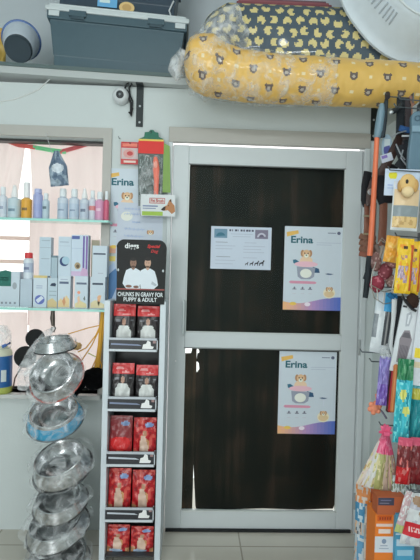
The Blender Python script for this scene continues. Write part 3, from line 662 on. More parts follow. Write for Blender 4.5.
def bottle(cx, w, ytop, ycap, bodyc, capc, label, Y=-.065, band=None, shoulder=.75, capw=.62, cone=False, z=None, base=218.8, see=False, grp='bottles on the upper glass shelf', name='bottle', sq=1.0, group=True):
    z = ZU if z is None else z; s = S(Y); x = P(cx, base - 15, Y).x
    H_ = (base - ytop) * s; hc = (base - ycap) * s; r = w * s / 2
    t = thing(name, (x, Y, z), label, 'bottle', grp)
    o = Vector((x, Y, z + .0005)); bc = col(bodyc)
    def cf(h, d):
        if band and band[0] * hc < h < band[1] * hc and d.y < .25:
            return col(band[2]) if not (band[3] and abs(h / hc - (band[0] + band[1]) / 2) < .05 and -.7 < d.x < .3) else col(band[3])
        return bc
    prof = [(r * .9, 0), (r, .004)] + [(r, hc * .9 * k / 14 * shoulder / .75) for k in range(1, 15)]
    hs = prof[-1][1]
    prof += [(r * .93, hs + (hc - hs) * .4), (r * capw * .9, hc * .985), (r * capw * .9, hc)]
    g = G(); g.lathe(prof, o, (0, 0, 1), bc, 22, cf=cf)
    g.build('bottle_body', M_bottle if see else M_plastic, t)
    g = G(); cp = o + Vector((0, 0, hc + .0005)); hcap = H_ - hc
    if cone: g.lathe([(r * capw, 0), (r * capw, hcap * .25), (r * .25, hcap * .95), (r * .2, hcap)], cp, (0, 0, 1), col(capc), 20)
    else: g.lathe([(r * capw, 0), (r * capw, hcap * .8), (r * capw * .9, hcap), ], cp, (0, 0, 1), col(capc), 20)
    g.build('cap', M_plastic, t)
    return t
W_ = (216, 222, 228)
bottle(3, 8, 188, 196, (206, 212, 220), W_, 'first white bottle from the left on the upper glass shelf', band=(.2, .7, (196, 204, 214), (150, 160, 180)))
bottle(14.5, 12.5, 186, 198, (184, 200, 208), (236, 240, 244), 'pale blue bottle with a white cone nozzle, left of the amber bottle', band=(.2, .6, (176, 196, 206), (110, 134, 150)), cone=True, capw=.5)
bottle(26.7, 10, 183, 198, (214, 172, 96), (224, 226, 228), 'amber labelled bottle with a white cap on the upper shelf', band=(.02, .9, (216, 160, 62), (120, 96, 60)))
bottle(38, 9, 189, 193, (158, 166, 206), (172, 180, 214), 'periwinkle blue bottle right of the amber bottle', band=(.3, .6, (150, 160, 204), None), capw=.8)
bottle(46, 7, 193, 199, (182, 198, 208), W_, 'small grey-blue bottle beside the periwinkle one', band=(.4, .75, (176, 194, 204), (90, 110, 120)))
bottle(63, 10.5, 188, 196, (190, 200, 212), W_, 'white bottle right of the gap on the upper glass shelf', band=(.15, .7, (176, 190, 206), (130, 146, 170)), see=False)
bottle(74.3, 10, 188, 196, (192, 202, 214), W_, 'second white bottle right of the gap, under the foil pouch', band=(.15, .7, (178, 192, 208), (130, 146, 170)))
bottle(84.5, 9, 187, 197, (194, 202, 212), (240, 240, 242), 'white bottle with a cone cap, third right of the gap', band=(.15, .75, (182, 192, 206), (110, 120, 140)), cone=True)
bottle(92.5, 6.5, 189, 196, (200, 202, 212), W_, 'slim white bottle with a red mark beside the pink bottle', band=(.45, .65, (206, 130, 130), None))
bottle(99.8, 8.5, 190, 197.5, (200, 156, 184), W_, 'pink bottle with a white cap on the upper shelf', band=(.1, .96, (206, 150, 182), (226, 190, 206)))
bottle(106.5, 5, 189, 197.5, (196, 98, 122), W_, 'dark pink bottle at the right end of the upper shelf', band=(.05, .9, (196, 96, 122), None))
# foil pouch hanging in the window
fp = Fr(57, 168, -.10, roll=.12)
def foil(u, v):
    r = noise.noise(Vector((u * 4, v * 5, 9)))
    if el(u, v, .5, .5, .34, .13): return col((196, 204, 212))
    return col((96, 114, 134)) if r < .1 else col((142, 158, 172))
o = pouch('foil_pouch', fp, 49, 67, 151, 186, foil, .022, M_foil, top_w=.25, wr=.25, seed=11); tag(o, 'crumpled silver-blue foil pouch hanging in the window', 'pouch')
q = P(52.5, 153, -.10); q2 = P(52, 139, -.005)
g = G(); g.tube([q + Vector((0, 0, -.006)), Vector((q2.x, -.10, q2.z)), Vector((q2.x, -.008, q2.z + .002))], .0014, col((170, 174, 178)), 6); tag(g.build('hanging_wire', M_wire), 'thin wire from the window frame holding the foil pouch', 'wire')

# cartons on the lower shelf
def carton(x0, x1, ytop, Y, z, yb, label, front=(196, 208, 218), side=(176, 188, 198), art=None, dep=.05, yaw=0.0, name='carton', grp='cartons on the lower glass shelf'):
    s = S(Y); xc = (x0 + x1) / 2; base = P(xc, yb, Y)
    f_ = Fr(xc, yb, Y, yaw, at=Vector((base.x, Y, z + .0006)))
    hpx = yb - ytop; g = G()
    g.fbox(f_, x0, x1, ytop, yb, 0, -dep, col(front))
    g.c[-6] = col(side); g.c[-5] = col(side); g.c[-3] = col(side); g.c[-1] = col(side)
    if art: art(g, f_)
    o = g.build(name, M_card); tag(o, label, 'box', grp); return z + hpx * s
e = .0004
YA = -.075
def lines(g, f, x0, x1, ys, c_, h=.7):
    for y in ys: g.rect(f, x0, y, x1, y + h, col(c_), e)
def a1(g, f):
    g.rect(f, -1, 274, 10.5, 288.5, col((34, 104, 92)), e); lines(g, f, 0, 8, (280, 282), (150, 190, 180)); g.poly(f, [(-1, 274), (5, 272.6), (10.5, 274)], col((34, 104, 92)), e)
    for x in (1, 5, 9, 13.5): g.rect(f, x, 304, x + 2, 306, col((130, 140, 150)), e)
    g.disc(f, 14, 288, 2.2, 3.5, col((150, 158, 166)), e, 12)
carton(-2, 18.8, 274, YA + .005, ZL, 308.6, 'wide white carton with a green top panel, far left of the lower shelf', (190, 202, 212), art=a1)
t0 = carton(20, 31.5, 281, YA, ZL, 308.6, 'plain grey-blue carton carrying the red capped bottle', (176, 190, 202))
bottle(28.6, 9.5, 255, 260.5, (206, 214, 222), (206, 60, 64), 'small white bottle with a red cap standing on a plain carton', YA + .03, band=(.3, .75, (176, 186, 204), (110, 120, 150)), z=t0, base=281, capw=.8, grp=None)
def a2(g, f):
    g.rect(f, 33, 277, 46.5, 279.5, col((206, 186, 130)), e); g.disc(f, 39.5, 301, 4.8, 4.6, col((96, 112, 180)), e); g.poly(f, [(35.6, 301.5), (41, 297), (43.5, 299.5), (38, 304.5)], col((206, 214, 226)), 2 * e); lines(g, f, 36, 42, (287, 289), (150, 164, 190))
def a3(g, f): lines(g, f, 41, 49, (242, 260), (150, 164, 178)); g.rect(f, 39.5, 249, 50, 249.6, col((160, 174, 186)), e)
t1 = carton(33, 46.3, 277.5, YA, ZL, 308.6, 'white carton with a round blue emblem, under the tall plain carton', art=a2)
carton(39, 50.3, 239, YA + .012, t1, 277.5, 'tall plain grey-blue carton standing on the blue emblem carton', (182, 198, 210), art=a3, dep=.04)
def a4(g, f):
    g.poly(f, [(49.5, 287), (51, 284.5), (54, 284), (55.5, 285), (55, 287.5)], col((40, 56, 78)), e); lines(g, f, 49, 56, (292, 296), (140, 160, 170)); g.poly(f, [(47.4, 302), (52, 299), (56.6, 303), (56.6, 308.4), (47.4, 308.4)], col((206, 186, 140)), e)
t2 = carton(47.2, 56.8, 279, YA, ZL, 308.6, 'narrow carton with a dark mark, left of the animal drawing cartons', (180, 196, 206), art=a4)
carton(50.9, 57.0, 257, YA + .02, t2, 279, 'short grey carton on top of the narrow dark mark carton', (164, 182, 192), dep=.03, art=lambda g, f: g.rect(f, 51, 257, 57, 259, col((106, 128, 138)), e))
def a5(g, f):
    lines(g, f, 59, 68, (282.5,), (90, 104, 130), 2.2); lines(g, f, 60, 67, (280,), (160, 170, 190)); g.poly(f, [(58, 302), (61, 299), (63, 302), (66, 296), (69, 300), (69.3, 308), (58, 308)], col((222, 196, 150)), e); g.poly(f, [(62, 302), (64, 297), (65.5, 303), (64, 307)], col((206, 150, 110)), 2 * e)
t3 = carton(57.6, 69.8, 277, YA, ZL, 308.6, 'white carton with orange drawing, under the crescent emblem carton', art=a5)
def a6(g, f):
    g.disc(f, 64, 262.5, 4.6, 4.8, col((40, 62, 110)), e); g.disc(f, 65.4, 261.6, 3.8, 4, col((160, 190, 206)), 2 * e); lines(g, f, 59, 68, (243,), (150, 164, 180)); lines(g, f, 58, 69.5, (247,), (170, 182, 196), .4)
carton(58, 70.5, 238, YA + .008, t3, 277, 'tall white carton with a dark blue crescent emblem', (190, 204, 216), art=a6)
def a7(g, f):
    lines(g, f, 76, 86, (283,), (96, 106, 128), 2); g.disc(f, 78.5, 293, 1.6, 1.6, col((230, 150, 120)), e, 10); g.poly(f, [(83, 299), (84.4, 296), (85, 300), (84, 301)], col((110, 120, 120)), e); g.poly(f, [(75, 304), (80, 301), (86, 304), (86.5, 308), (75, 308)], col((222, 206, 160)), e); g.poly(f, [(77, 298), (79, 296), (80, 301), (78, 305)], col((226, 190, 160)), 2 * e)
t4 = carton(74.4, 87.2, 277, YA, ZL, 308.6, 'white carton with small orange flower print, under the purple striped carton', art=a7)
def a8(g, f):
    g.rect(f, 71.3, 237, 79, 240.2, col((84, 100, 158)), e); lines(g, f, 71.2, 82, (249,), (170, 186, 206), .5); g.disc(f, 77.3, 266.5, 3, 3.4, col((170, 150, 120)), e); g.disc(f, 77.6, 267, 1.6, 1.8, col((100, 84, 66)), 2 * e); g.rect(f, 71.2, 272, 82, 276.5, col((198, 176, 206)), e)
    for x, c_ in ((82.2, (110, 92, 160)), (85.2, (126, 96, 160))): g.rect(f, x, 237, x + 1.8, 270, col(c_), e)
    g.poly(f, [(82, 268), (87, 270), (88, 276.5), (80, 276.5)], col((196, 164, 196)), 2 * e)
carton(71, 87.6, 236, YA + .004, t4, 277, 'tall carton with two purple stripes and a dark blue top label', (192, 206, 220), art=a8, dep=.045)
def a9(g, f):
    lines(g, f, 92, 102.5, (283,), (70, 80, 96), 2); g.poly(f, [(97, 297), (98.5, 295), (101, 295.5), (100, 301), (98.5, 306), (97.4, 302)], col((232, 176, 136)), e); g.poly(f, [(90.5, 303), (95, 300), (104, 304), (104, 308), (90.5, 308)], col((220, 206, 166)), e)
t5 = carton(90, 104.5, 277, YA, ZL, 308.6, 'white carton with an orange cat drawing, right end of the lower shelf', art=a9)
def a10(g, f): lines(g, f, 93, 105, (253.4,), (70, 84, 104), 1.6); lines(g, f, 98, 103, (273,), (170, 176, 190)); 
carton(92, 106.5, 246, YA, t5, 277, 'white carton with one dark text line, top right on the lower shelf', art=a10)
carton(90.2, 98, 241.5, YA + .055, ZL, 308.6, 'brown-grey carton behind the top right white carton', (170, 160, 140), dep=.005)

# ------------------------------------------------------------------ bottle on the sill, toys in the window corner
def jarband(h, d):
    return None
t = thing('bottle', (P(1, 395, -.005).x, -.005, WZ0), 'blue labelled bottle with a clear dome cap on the window sill, far left', 'bottle')
s = S(-.005); o = Vector((P(1, 395, -.005).x, -.005, WZ0 + .0006)); r = 10 * s
def cfj(h, d):
    q = h / s
    if q < 7: return col((160, 170, 84))
    if q < 38: return col((196, 206, 206)) if (abs(d.x - .55) < .16 and 12 < q < 24) else col((38, 92, 150))
    return col((196, 198, 176))
g = G(); g.lathe([(r * .92, 0)] + [(r, (1 + 38 * k / 20) * s) for k in range(21)] + [(r * .9, 42 * s), (r * .6, 45 * s)], o, (0, 0, 1), None, 26, cf=cfj); g.build('bottle_body', M_plastic, t)
g = G(); g.tube([P(2, 347, -.055), P(6, 345, -.05), P(10, 343, -.02)], .008, col((40, 84, 150)), 10, flat=.5); g.build('spout', M_plastic, t)
g = G(); g.lathe([(r * .85, 44 * s), (r * .9, 50 * s), (r * .8, 60 * s), (r * .45, 66 * s), (0, 67 * s)], o, (0, 0, 1), (1, 1, 1, 1), 24); g.build('dome_cap', M_wrap2, t)

bk = col((16, 17, 18))
tt = thing('cat_teaser', (P(30, 348, -.05).x, -.05, P(30, 360, -.05).z), 'pair of round black discs on a brown stick, left of the steel bowls', 'toy')
for x, y, r_ in ((35, 338.5, 9.2), (25, 357, 10.6)):
    g = G(); c0 = P(x, y, -.10); g.lathe([(r_ * .0045, 0), (r_ * .0049, .006), (r_ * .0049, .016), (r_ * .0045, .022), (0, .023)], c0 + Vector((0, .011, 0)), (0.1, -1, .1), bk, 26); g.build('disc', M_rubber, tt)
g = G(); g.tube([P(30.5, 343, -.055), P(28, 352, -.055), P(22, 366, -.045), P(15, 378, -.042), P(13, 388, -.03)], .0035, col((70, 50, 40)), 8); g.build('stick', M_leather, tt)
tt = thing('tassel_toy', (P(95, 390, -.05).x, -.05, WZ0), 'black fluffy cat toy on yellow cords in the window corner', 'toy')
g = G(); c0 = P(94.5, 378.5, -.06); g.ball(c0, (.062, .042, .056), bk, 22, 14, .12, 9); g.tube([P(86, 378, -.06), P(80, 388, -.07), P(75, 396, -.08)], [.026, .016, .008], bk, 10); g.build('pompom', M_fluff, tt)
yl = col((214, 160, 66)); g = G()
for pts, r_ in ((((103, 311.5), (101.5, 325), (100, 345), (97.5, 362), (95, 372)), .011), (((104.5, 311.5), (103, 330), (100.5, 350), (98, 372)), .006), (((100, 326), (96, 335), (86, 348), (78, 352)), .0032), (((100, 328), (92, 345), (82, 360)), .003), (((101, 325), (88, 328), (68, 334)), .0026), (((99, 352), (92, 368), (96, 373)), .003), (((98, 355), (102, 366), (98, 374)), .003)):
    g.tube([P(x, y, -.055) for x, y in pts], r_, yl, 8)
g.build('cord', M_cloth, tt)
g = G(); g.ball(P(77, 346, -.055), (.024, .014, .018), col((214, 176, 120)), 14, 10, .5, 30); g.ball(P(74, 343, -.055), (.015, .01, .012), col((224, 170, 130)), 12, 8, .5, 30); g.build('tuft', M_cloth, tt)
g = G(); g.tube([P(88, 353, -.055), P(94, 356, -.055), P(99, 358, -.055)], .0025, col((160, 176, 90)), 6); g.build('leaf', M_cloth, tt)

# ------------------------------------------------------------------ steel bowls in clear bags, hung one under another
hk = thing('hanging_hook', (P(53, 320, -.10).x, -.10, P(53, 332, -.10).z), 'dark metal hook under the lower glass shelf holding the steel bowls', 'hook')
g = G(); tp = P(53, 309, -.10); g.tube([Vector((tp.x, -.10, ZL - .0115)), P(52.6, 318, -.105), P(53.2, 326, -.11)], [.009, .012, .008], col((84, 76, 70)), 10); g.build('shank', M_wire, hk)
g = G(); g.tube([P(53.2, 325, -.11), P(55.5, 328, -.12), P(54, 332, -.13), P(51.5, 331, -.12), P(52, 327, -.115)], .0035, col((110, 108, 106)), 8); g.build('eye', M_wire, hk)
steel = (.52, .53, .54, 1)
def bowl(cx, cy, Y, rpx, hk_, axis, label, band=None, ring=(40, 42, 44), ringlabel=None, bag=1.11):
    s = S(Y); R = rpx * s; H_ = R * hk_; ax = Vector(axis).normalized(); o = P(cx, cy, Y) - ax * H_ * .5
    t = thing('steel_bowl', tuple(o), label, 'bowl', 'steel bowls hung in clear bags')
    prof = [(0, .16), (.35, .16), (.52, .22), (.64, .45), (.72, .8), (.76, .96), (.80, 1.0), (.83, .97), (.87, .75), (.94, .35), (.985, .1), (.97, .04), (.9, .04), (.8, .5), (.7, .6), (.6, .12), (0, .1)]
    g = G(); g.lathe([(r * R, h * H_) for r, h in prof], o, ax, steel, 36); g.build('bowl', M_steel, t)
    if band:
        g = G(); g.lathe([((.865) * R, .78 * H_), (.875 * R, .775 * H_), (.95 * R, .36 * H_), (.99 * R, .14 * H_), (.985 * R, .1 * H_)], o, ax, col(band), 36, closed_ends=False); bo = g.build('band', M_gloss, t); bo['label'] = 'blue painted band'
    pts = []; g = G()
    g.lathe([(.96 * R, -.02 * H_), (1.0 * R, .0), (1.03 * R, .06 * H_), (1.0 * R, .12 * H_), (.985 * R, .1 * H_)], o, ax, col(ring), 36, closed_ends=False); rb = g.build('base_ring', M_rubber, t)
    if ringlabel: rb['label'] = ringlabel
    if bag:
        g = G(); m = Matrix.Identity(3); e3 = ax; e1 = (Vector((1, 0, 0)) - e3 * e3.x).normalized(); e2 = e3.cross(e1)
        m = Matrix((e1, e2, e3)).transposed()
        g.ball(o + ax * H_ * .5, (R * bag, R * bag, H_ * .78), (1, 1, 1, 1), 36, 22, .16, 7, ax=m); g.build('clear_bag', M_wrap, t)
    return t
bowl(54.5, 344, -.215, 20.5, .5, (-.08, -.12, 1), 'topmost and smallest steel bowl of the hanging column', bag=1.08)
bowl(54.5, 374, -.285, 27.5, .5, (-.18, -.75, .62), 'steel bowl facing the viewer with a red base ring, second from top', ring=(176, 96, 88), ringlabel='dull red rubber ring')
bowl(54.5, 415, -.26, 27.5, .55, (-.05, -.48, .85), 'steel bowl with a bright blue band, third from top', band=(58, 142, 178), ring=(96, 104, 108))
bowl(61, 463, -.26, 29.5, .6, (-.18, -.42, .9), 'plain steel bowl under the blue banded one', ring=(70, 72, 74))
bowl(60, 499, -.25, 27, .42, (-.10, -.35, .92), 'plain steel bowl fifth from the top, in a crinkled bag', ring=(66, 66, 66))
bowl(57, 524, -.26, 31, .4, (-.18, -.3, .95), 'plain wide steel bowl, second from the bottom', ring=(60, 60, 60))
bowl(60, 556, -.26, 30, .6, (.1, -.3, .95), 'lowest steel bowl, cut by the bottom edge of the photo', ring=(60, 60, 60))
g = G()
def tail(pts, rr, seed):
    pp = [P(x, y, Y) for x, y, Y in pts]; g.tube(pp, rr, (1, 1, 1, 1), 12)
tail([(53, 328, -.12), (46, 336, -.18), (36, 352, -.24), (29, 370, -.25), (21, 388, -.25)], [.006, .02, .035, .04, .02], 1)
for i in range(len(g.v)): v = Vector(g.v[i]); g.v[i] = tuple(v + noise.noise_vector(v * 22) * .016)
tag(g.build('plastic_bag', M_wrap2), 'cloudy loose plastic bag around the upper left side of the hanging bowls', 'bag')

# ------------------------------------------------------------------ on the ledge
ZT = LEDGE_T
# storage tubs
def tub(cx, ybase, w0, w1, hh, Y, dep, yaw, bodyc, label, z, lidc=(196, 204, 206), has_lid=True, name='storage_tub'):
    s = S(Y); bs = P(cx, ybase, Y); f = Fr(cx, ybase, Y, yaw, -.03, at=Vector((bs.x, Y, z + .003)))
    t = thing(name, (bs.x, Y, z), label, 'tub'); bc = col(bodyc); dk = col(tuple(int(k * .86) for k in bodyc))
    g = G(); d0 = dep / s
    def ring(w, y, ins): return [f(cx - w / 2, y, -ins), f(cx + w / 2, y, -ins), f(cx + w / 2, y, -dep + ins), f(cx - w / 2, y, -dep + ins)]
    yl = ybase - hh
    rings = [(w0, ybase, .012), (w0 + 2, ybase - 1.5, .008), (w0 + (w1 - w0) * .18, ybase - hh * .2, .007), (w0 + (w1 - w0) * .18 + 1, ybase - hh * .21, .005), (w1 - 2, yl + 9, .001), (w1 - 2, yl + 8, 0), (w1 + 3, yl + 7.5, -.010), (w1 + 3, yl, -.010)]
    v = []; fs = []
    for w, y, ins in rings: v += ring(w, y, ins)
    for j in range(len(rings) - 1):
        for k in range(4): fs.append((j * 4 + k, j * 4 + (k + 1) % 4, j * 4 + 4 + (k + 1) % 4, j * 4 + 4 + k))
    fs.append((3, 2, 1, 0)); n = (len(rings) - 1) * 4; fs.append((n, n + 1, n + 2, n + 3))
    g.mesh(v, fs, bc, 0, False); bevel(g.build('tub_body', M_plastic, t), .006)
    if has_lid:
        g = G(); g.fbox(f, cx - w1 / 2 - 3.5, cx + w1 / 2 + 3.5, yl - 5.2, yl - .2, .014, -dep - .012, col(lidc)); g.fbox(f, cx - w1 / 2 - .5, cx + w1 / 2 + .5, yl - 7.6, yl - 5.2, .008, -dep - .006, col(lidc)); bevel(g.build('lid', M_plastic, t), .006)
        for u in (-.29, .28):
            x = cx + u * w1; g = G(); g.fbox(f, x - 8, x + 8, yl - 1, yl + 4.5, .020, .0105, bc); g.fbox(f, x - 6.5, x + 6.5, yl + 4.5, yl + 7, .018, .0105, dk); g.build('clip', M_plastic, t)
        for u in (-.46, .46):
            x = cx + u * w1; g = G(); g.fbox(f, x - 5, x + 5, yl + .5, yl + 5.5, .016, .0105, col(lidc)); g.build('latch', M_plastic, t)
    return f, z + (hh + 7.6) * s + .004
TY = -.02
ty_ = math.radians(3.2)
f, z2 = tub(115.5, 71, 118, 133, 52.5, TY, .36, ty_, (66, 88, 98), 'large grey-blue storage tub with a white lid on the ledge', LED(P(115.5, 71, TY).x))
s = S(TY + .02)
f, z3 = tub(117, 10.5, 110, 120, 60, TY + .03, .30, ty_, (50, 66, 80), 'dark blue storage tub stacked on the white lid of the grey tub', z2, has_lid=False)
g = G(); g.rect(f, 98, -2, 117, 7, col((104, 170, 214)), .0085); g.disc(f, 126.5, 5.5, 7.5, 5.6, col((216, 186, 128)), .0092, 20); g.disc(f, 126.5, 5.5, 4.5, 3.6, col((196, 160, 104)), .0097, 16); g.rect(f, 100, 0, 110, 3, col((206, 226, 240)), .0092)
lb = g.build('label_sticker', M_card, [o for o in ORG if o.name.startswith('storage_tub')][-1])
g = G(); g.tube([f(172, -6, .008), f(168, 4, .008), f(170, 9, .008)], .004, col((206, 210, 214)), 6); g.build('strap', M_plastic, [o for o in ORG if o.name.startswith('storage_tub')][-1])
# bucket on its side, base towards the viewer
b0 = P(18, 52, -.045); b1 = P(21.5, 40.5, .10)
b0.z = LED(b0.x) + .064; ax = (b1 - b0); Lb = ax.length
t = thing('bucket', (b0.x, b0.y, LED(b0.x)), 'white bucket lying on the ledge with a dark base and blue rim', 'bucket')
g = G(); g.lathe([(.058, .0), (.062, .02), (.066, .021), (.088, Lb * .8), (.090, Lb), (.084, Lb), (.06, .03), (0, .03)], b0, ax, col((204, 214, 230)), 36); g.build('body', M_plastic, t)
g = G(); g.lathe([(.0, -.001), (.052, -.001), (.059, -.003), (.061, .006), (.066, .022), (.0665, .024)], b0, ax, col((58, 70, 78)), 36, closed_ends=False); g.build('base', M_rubber, t)
g = G(); g.lathe([(.086, Lb - .006), (.0965, Lb - .004), (.0985, Lb), (.0965, Lb + .004), (.086, Lb + .004)], b0, ax, col((84, 112, 164)), 40, closed_ends=False); g.build('rim', M_plastic, t)
g = G(); p0 = P(-11, 66, -.045); g.lathe([(.030, 0), (.036, .005), (.034, .085), (.02, .11), (.02, .13)], Vector((p0.x - .004, -.045, LED(p0.x) + .003)), (0, 0, 1), col((26, 28, 30)), 20); tag(g.build('jar', M_plastic), 'black jar at the far left of the ledge beside the bucket', 'jar')
fr_ = Fr(0, 46, .24); fr_.o = Vector((fr_.o.x, .24, ZT + .105)); g = pouch('bag', fr_, -14, 5.5, 4, 66, lambda u, v: col((206, 172, 84)) if v < .75 else col((190, 150, 66)), .06, seed=21, build=False)
tag(g.build('food_bag', M_gloss), 'yellow bag at the far left of the ledge behind the bucket', 'bag')

# yellow bolster and navy cushion in clear wrap
def bear(u, v):      # u, v in pixels of cloth
    cx, cy = 32.0, 32.0
    for ox, oy, kind in ((0, 0, 0), (16, 16, 0), (16, 0, 1), (0, 16, 1)):
        a_ = (u - ox) % cx - cx / 2; b_ = (v - oy) % cy - cy / 2
        if kind == 0:
            d = math.hypot(a_, b_)
            if d < 1.7: return col((176, 164, 150))
            if d < 3.5 or math.hypot(abs(a_) - 2.7, b_ - 2.9) < 1.4: return col((96, 82, 78))
        else:
            if abs(a_) < 1.6 and abs(b_) < 1.9: return col((232, 206, 164))
    return None
YK = -.24
stn = []   # px station along the roll: x, centre y, radius px
for x, cy, r_ in ((184.5, 63, 8), (186.5, 63, 17), (190, 63, 23), (195, 64, 26.5), (203, 65.5, 28.5), (212, 67, 29.5), (225, 71, 28), (240, 75, 26.5), (262, 77.5, 26.3), (290, 79.5, 25), (320, 80.5, 25), (350, 82.5, 24.3), (380, 83.5, 24.5), (410, 85, 24), (440, 86, 24), (476, 87, 22), (490, 87, 8)): stn.append((x, cy + (0 if x < 215 else 1), r_ * (1 if x < 215 else .93)))
def interp(x):
    for k in range(len(stn) - 1):
        if stn[k][0] <= x <= stn[k + 1][0]:
            t = (x - stn[k][0]) / (stn[k + 1][0] - stn[k][0]); return [stn[k][i] + (stn[k + 1][i] - stn[k][i]) * t for i in range(3)]
t = thing('bolster_cushion', tuple(P(300, 105, YK)), 'long yellow bolster with brown bear print in clear wrap, hanging over the ledge', 'cushion')
g = G(); nx = 330; npf = 150; v = []; f_ = []; cl = []
xs = [184.5 + (490 - 184.5) * k / nx for k in range(nx + 1)]
xs = [184.5, 185.2, 186, 187, 188.2] + [x for x in xs if x > 189]; nx = len(xs) - 1
ctrs = []
for x in xs:
    _, cy, r_ = interp(x); o = P(x, cy, YK); ctrs.append((o, r_ * S(YK)))
for i, x in enumerate(xs):
    o, r = ctrs[i]
    for k in range(npf):
        an = 2 * PI * k / npf; dy, dz = -math.cos(an), math.sin(an)
        q = 1 + .035 * noise.noise(Vector((x * .06, dy * 1.3, dz * 1.3))) + .02 * noise.noise(Vector((x * .2, dy * 3, dz * 3)))
        yy = dy * r * q * (.95 if dy < 0 else .8); v.append(Vector((o.x, o.y + yy, o.z + dz * r * q)))
for i in range(nx):
    for k in range(npf):
        k2 = (k + 1) % npf; f_.append((i * npf + k, i * npf + k2, (i + 1) * npf + k2, (i + 1) * npf + k))
        bb = bear(xs[i] + 6, (k / npf) * 2 * PI * 25.5 + 3); cl.append(bb or col((218, 176, 92)))
f_ += [tuple(range(npf - 1, -1, -1)), tuple(range(nx * npf, (nx + 1) * npf))]; cl += [col((218, 176, 92))] * 2
g.mesh(v, f_, cl, 0, True); g.build('bolster', M_wrapcloth, t)
g = G(); kx = P(181, 62, YK)
g.tube([P(187, 58, YK), P(182, 56, YK), P(178, 62, YK), P(176, 70, YK), P(178.5, 77, YK), P(184, 74, YK)], [.03, .034, .036, .034, .028, .012], (1, 1, 1, 1), 14)
for i in range(len(g.v)): q = Vector(g.v[i]); g.v[i] = tuple(q + noise.noise_vector(q * 26) * .014)
g.build('wrap_knot', M_wrap2, t)
g = G(); v = []; f2 = []; xs2 = [186 + (330 - 186) * k / 60 for k in range(61)]
g.tube([P(x, interp(x)[1], YK) for x in xs2[::2]], [(interp(x)[2] + 1.6 + (3 if x < 215 else 0) * max(0, math.sin(x))) * S(YK) for x in xs2[::2]], (1, 1, 1, 1), 30)
for i in range(len(g.v)): q = Vector(g.v[i]); g.v[i] = tuple(q + noise.noise_vector(q * 16) * .007)
g.build('clear_wrap', M_wrap, t)

def navy(u, v):
    best = None
    for ix in range(int(u // 13) - 1, int(u // 13) + 2):
        for iy in range(int(v // 11) - 1, int(v // 11) + 2):
            h = math.sin(ix * 12.9 + iy * 78.2) * 437.5; h -= math.floor(h); h2 = math.sin(ix * 39.3 + iy * 11.1) * 731.3; h2 -= math.floor(h2)
            cx = (ix + .5 + (.25 if iy % 2 else -.25)) * 13 + (h - .5) * 3; cy = (iy + .5) * 11 + (h2 - .5) * 3
            a_, b_ = u - cx, v - cy; d = math.hypot(a_, b_); an = h * 6.28
            if d < 4.3 and not math.hypot(a_ - 3.4 * math.cos(an), b_ - 3.4 * math.sin(an)) < 2.2: return col((220, 203, 140))
    return col((74, 88, 100))
YN = -.10
ncx0, ncx1 = 204, 440
t = thing('dog_cushion', (P(300, 50, YN).x, YN + .12, ZT), 'navy cushion with yellow bone print in clear wrap, behind the bolster', 'cushion')
g = G(); nu, nv_ = 220, 160; v = []; f_ = []; cl = []
sN = S(YN); zb_ = ZT + .012; hN = P(300, -3, YN).z - ZT - .012
def prof_n(an):
    cc_, ss_ = math.cos(an), math.sin(an)
    return (-abs(cc_) ** .55 * (1 if cc_ > 0 else -1) * .16, abs(ss_) ** .7 * (1 if ss_ > 0 else -1) * hN / 2)
fine = [(-PI / 2 + 2 * PI * k / 4000) for k in range(4001)]; al = [0.0]
for k in range(4000):
    p_, q_ = prof_n(fine[k]), prof_n(fine[k + 1]); al.append(al[-1] + math.hypot(p_[0] - q_[0], p_[1] - q_[1]))
arc = [al[-1] * k / nv_ for k in range(nv_ + 1)]; ang = []; k0 = 0
for a_ in arc:
    while k0 < 4000 and al[k0] < a_: k0 += 1
    ang.append(fine[k0])
pip = al[min(range(4001), key=lambda k: abs(fine[k] - PI * .36))] / al[-1]
for i in range(nu + 1):
    u = i / nu; x = P(ncx0 + (ncx1 - ncx0) * u, 40, YN).x; eu = min(1, u / .10) ** .5 * min(1, (1 - u) / .07) ** .5
    tilt = .02 * (1 - u) * 0
    for k in range(nv_ + 1):
        an = ang[k]
        cc_, ss_ = math.cos(an), math.sin(an)
        yy = -abs(cc_) ** .55 * (1 if cc_ > 0 else -1) * .16 * (.8 + .2 * eu); z_ = abs(ss_) ** .7 * (1 if ss_ > 0 else -1) * hN / 2 * (.35 + .65 * eu)
        q = .006 * noise.noise(Vector((u * 9, yy * 9, z_ * 14)))
        v.append(Vector((x, YN + .15 + yy + q, zb_ + hN / 2 + z_ + q)))
for i in range(nu):
    for k in range(nv_):
        f_.append((i * (nv_ + 1) + k, i * (nv_ + 1) + k + 1, (i + 1) * (nv_ + 1) + k + 1, (i + 1) * (nv_ + 1) + k)); 
        top = .42 < (k / nv_) < .5
        cl.append(col((206, 190, 150)) if abs(k / nv_ - pip) < .012 else navy(i / nu * (ncx1 - ncx0), arc[k] / sN))
n = nu * (nv_ + 1); f_ += [tuple(range(nv_ + 1)), tuple(range(n + nv_, n - 1, -1))]; cl += [col((74, 88, 100))] * 2
g.mesh(v, f_, cl, 0, True); g.build('cushion', M_wrapcloth, t)
g = G(); pts = [P(232, 40, YN - .03), P(215, 42, YN - .03), P(203, 44, YN - .02), P(194, 48, YN - .02)]
g.tube([P(238, 30, YN), P(222, 34, YN - .02), P(208, 40, YN - .02), P(196, 47, YN - .02), P(189, 52, YN - .02)], [.105, .10, .07, .03, .012], (1, 1, 1, 1), 24)
for i in range(len(g.v)): q = Vector(g.v[i]); g.v[i] = tuple(q + noise.noise_vector(q * 18) * .016)
g.build('clear_wrap', M_wrap2, t)
g = G(); zc = ZT + .012 + hN; p0, p1 = P(236, 3, .02), P(330, 3, .02)
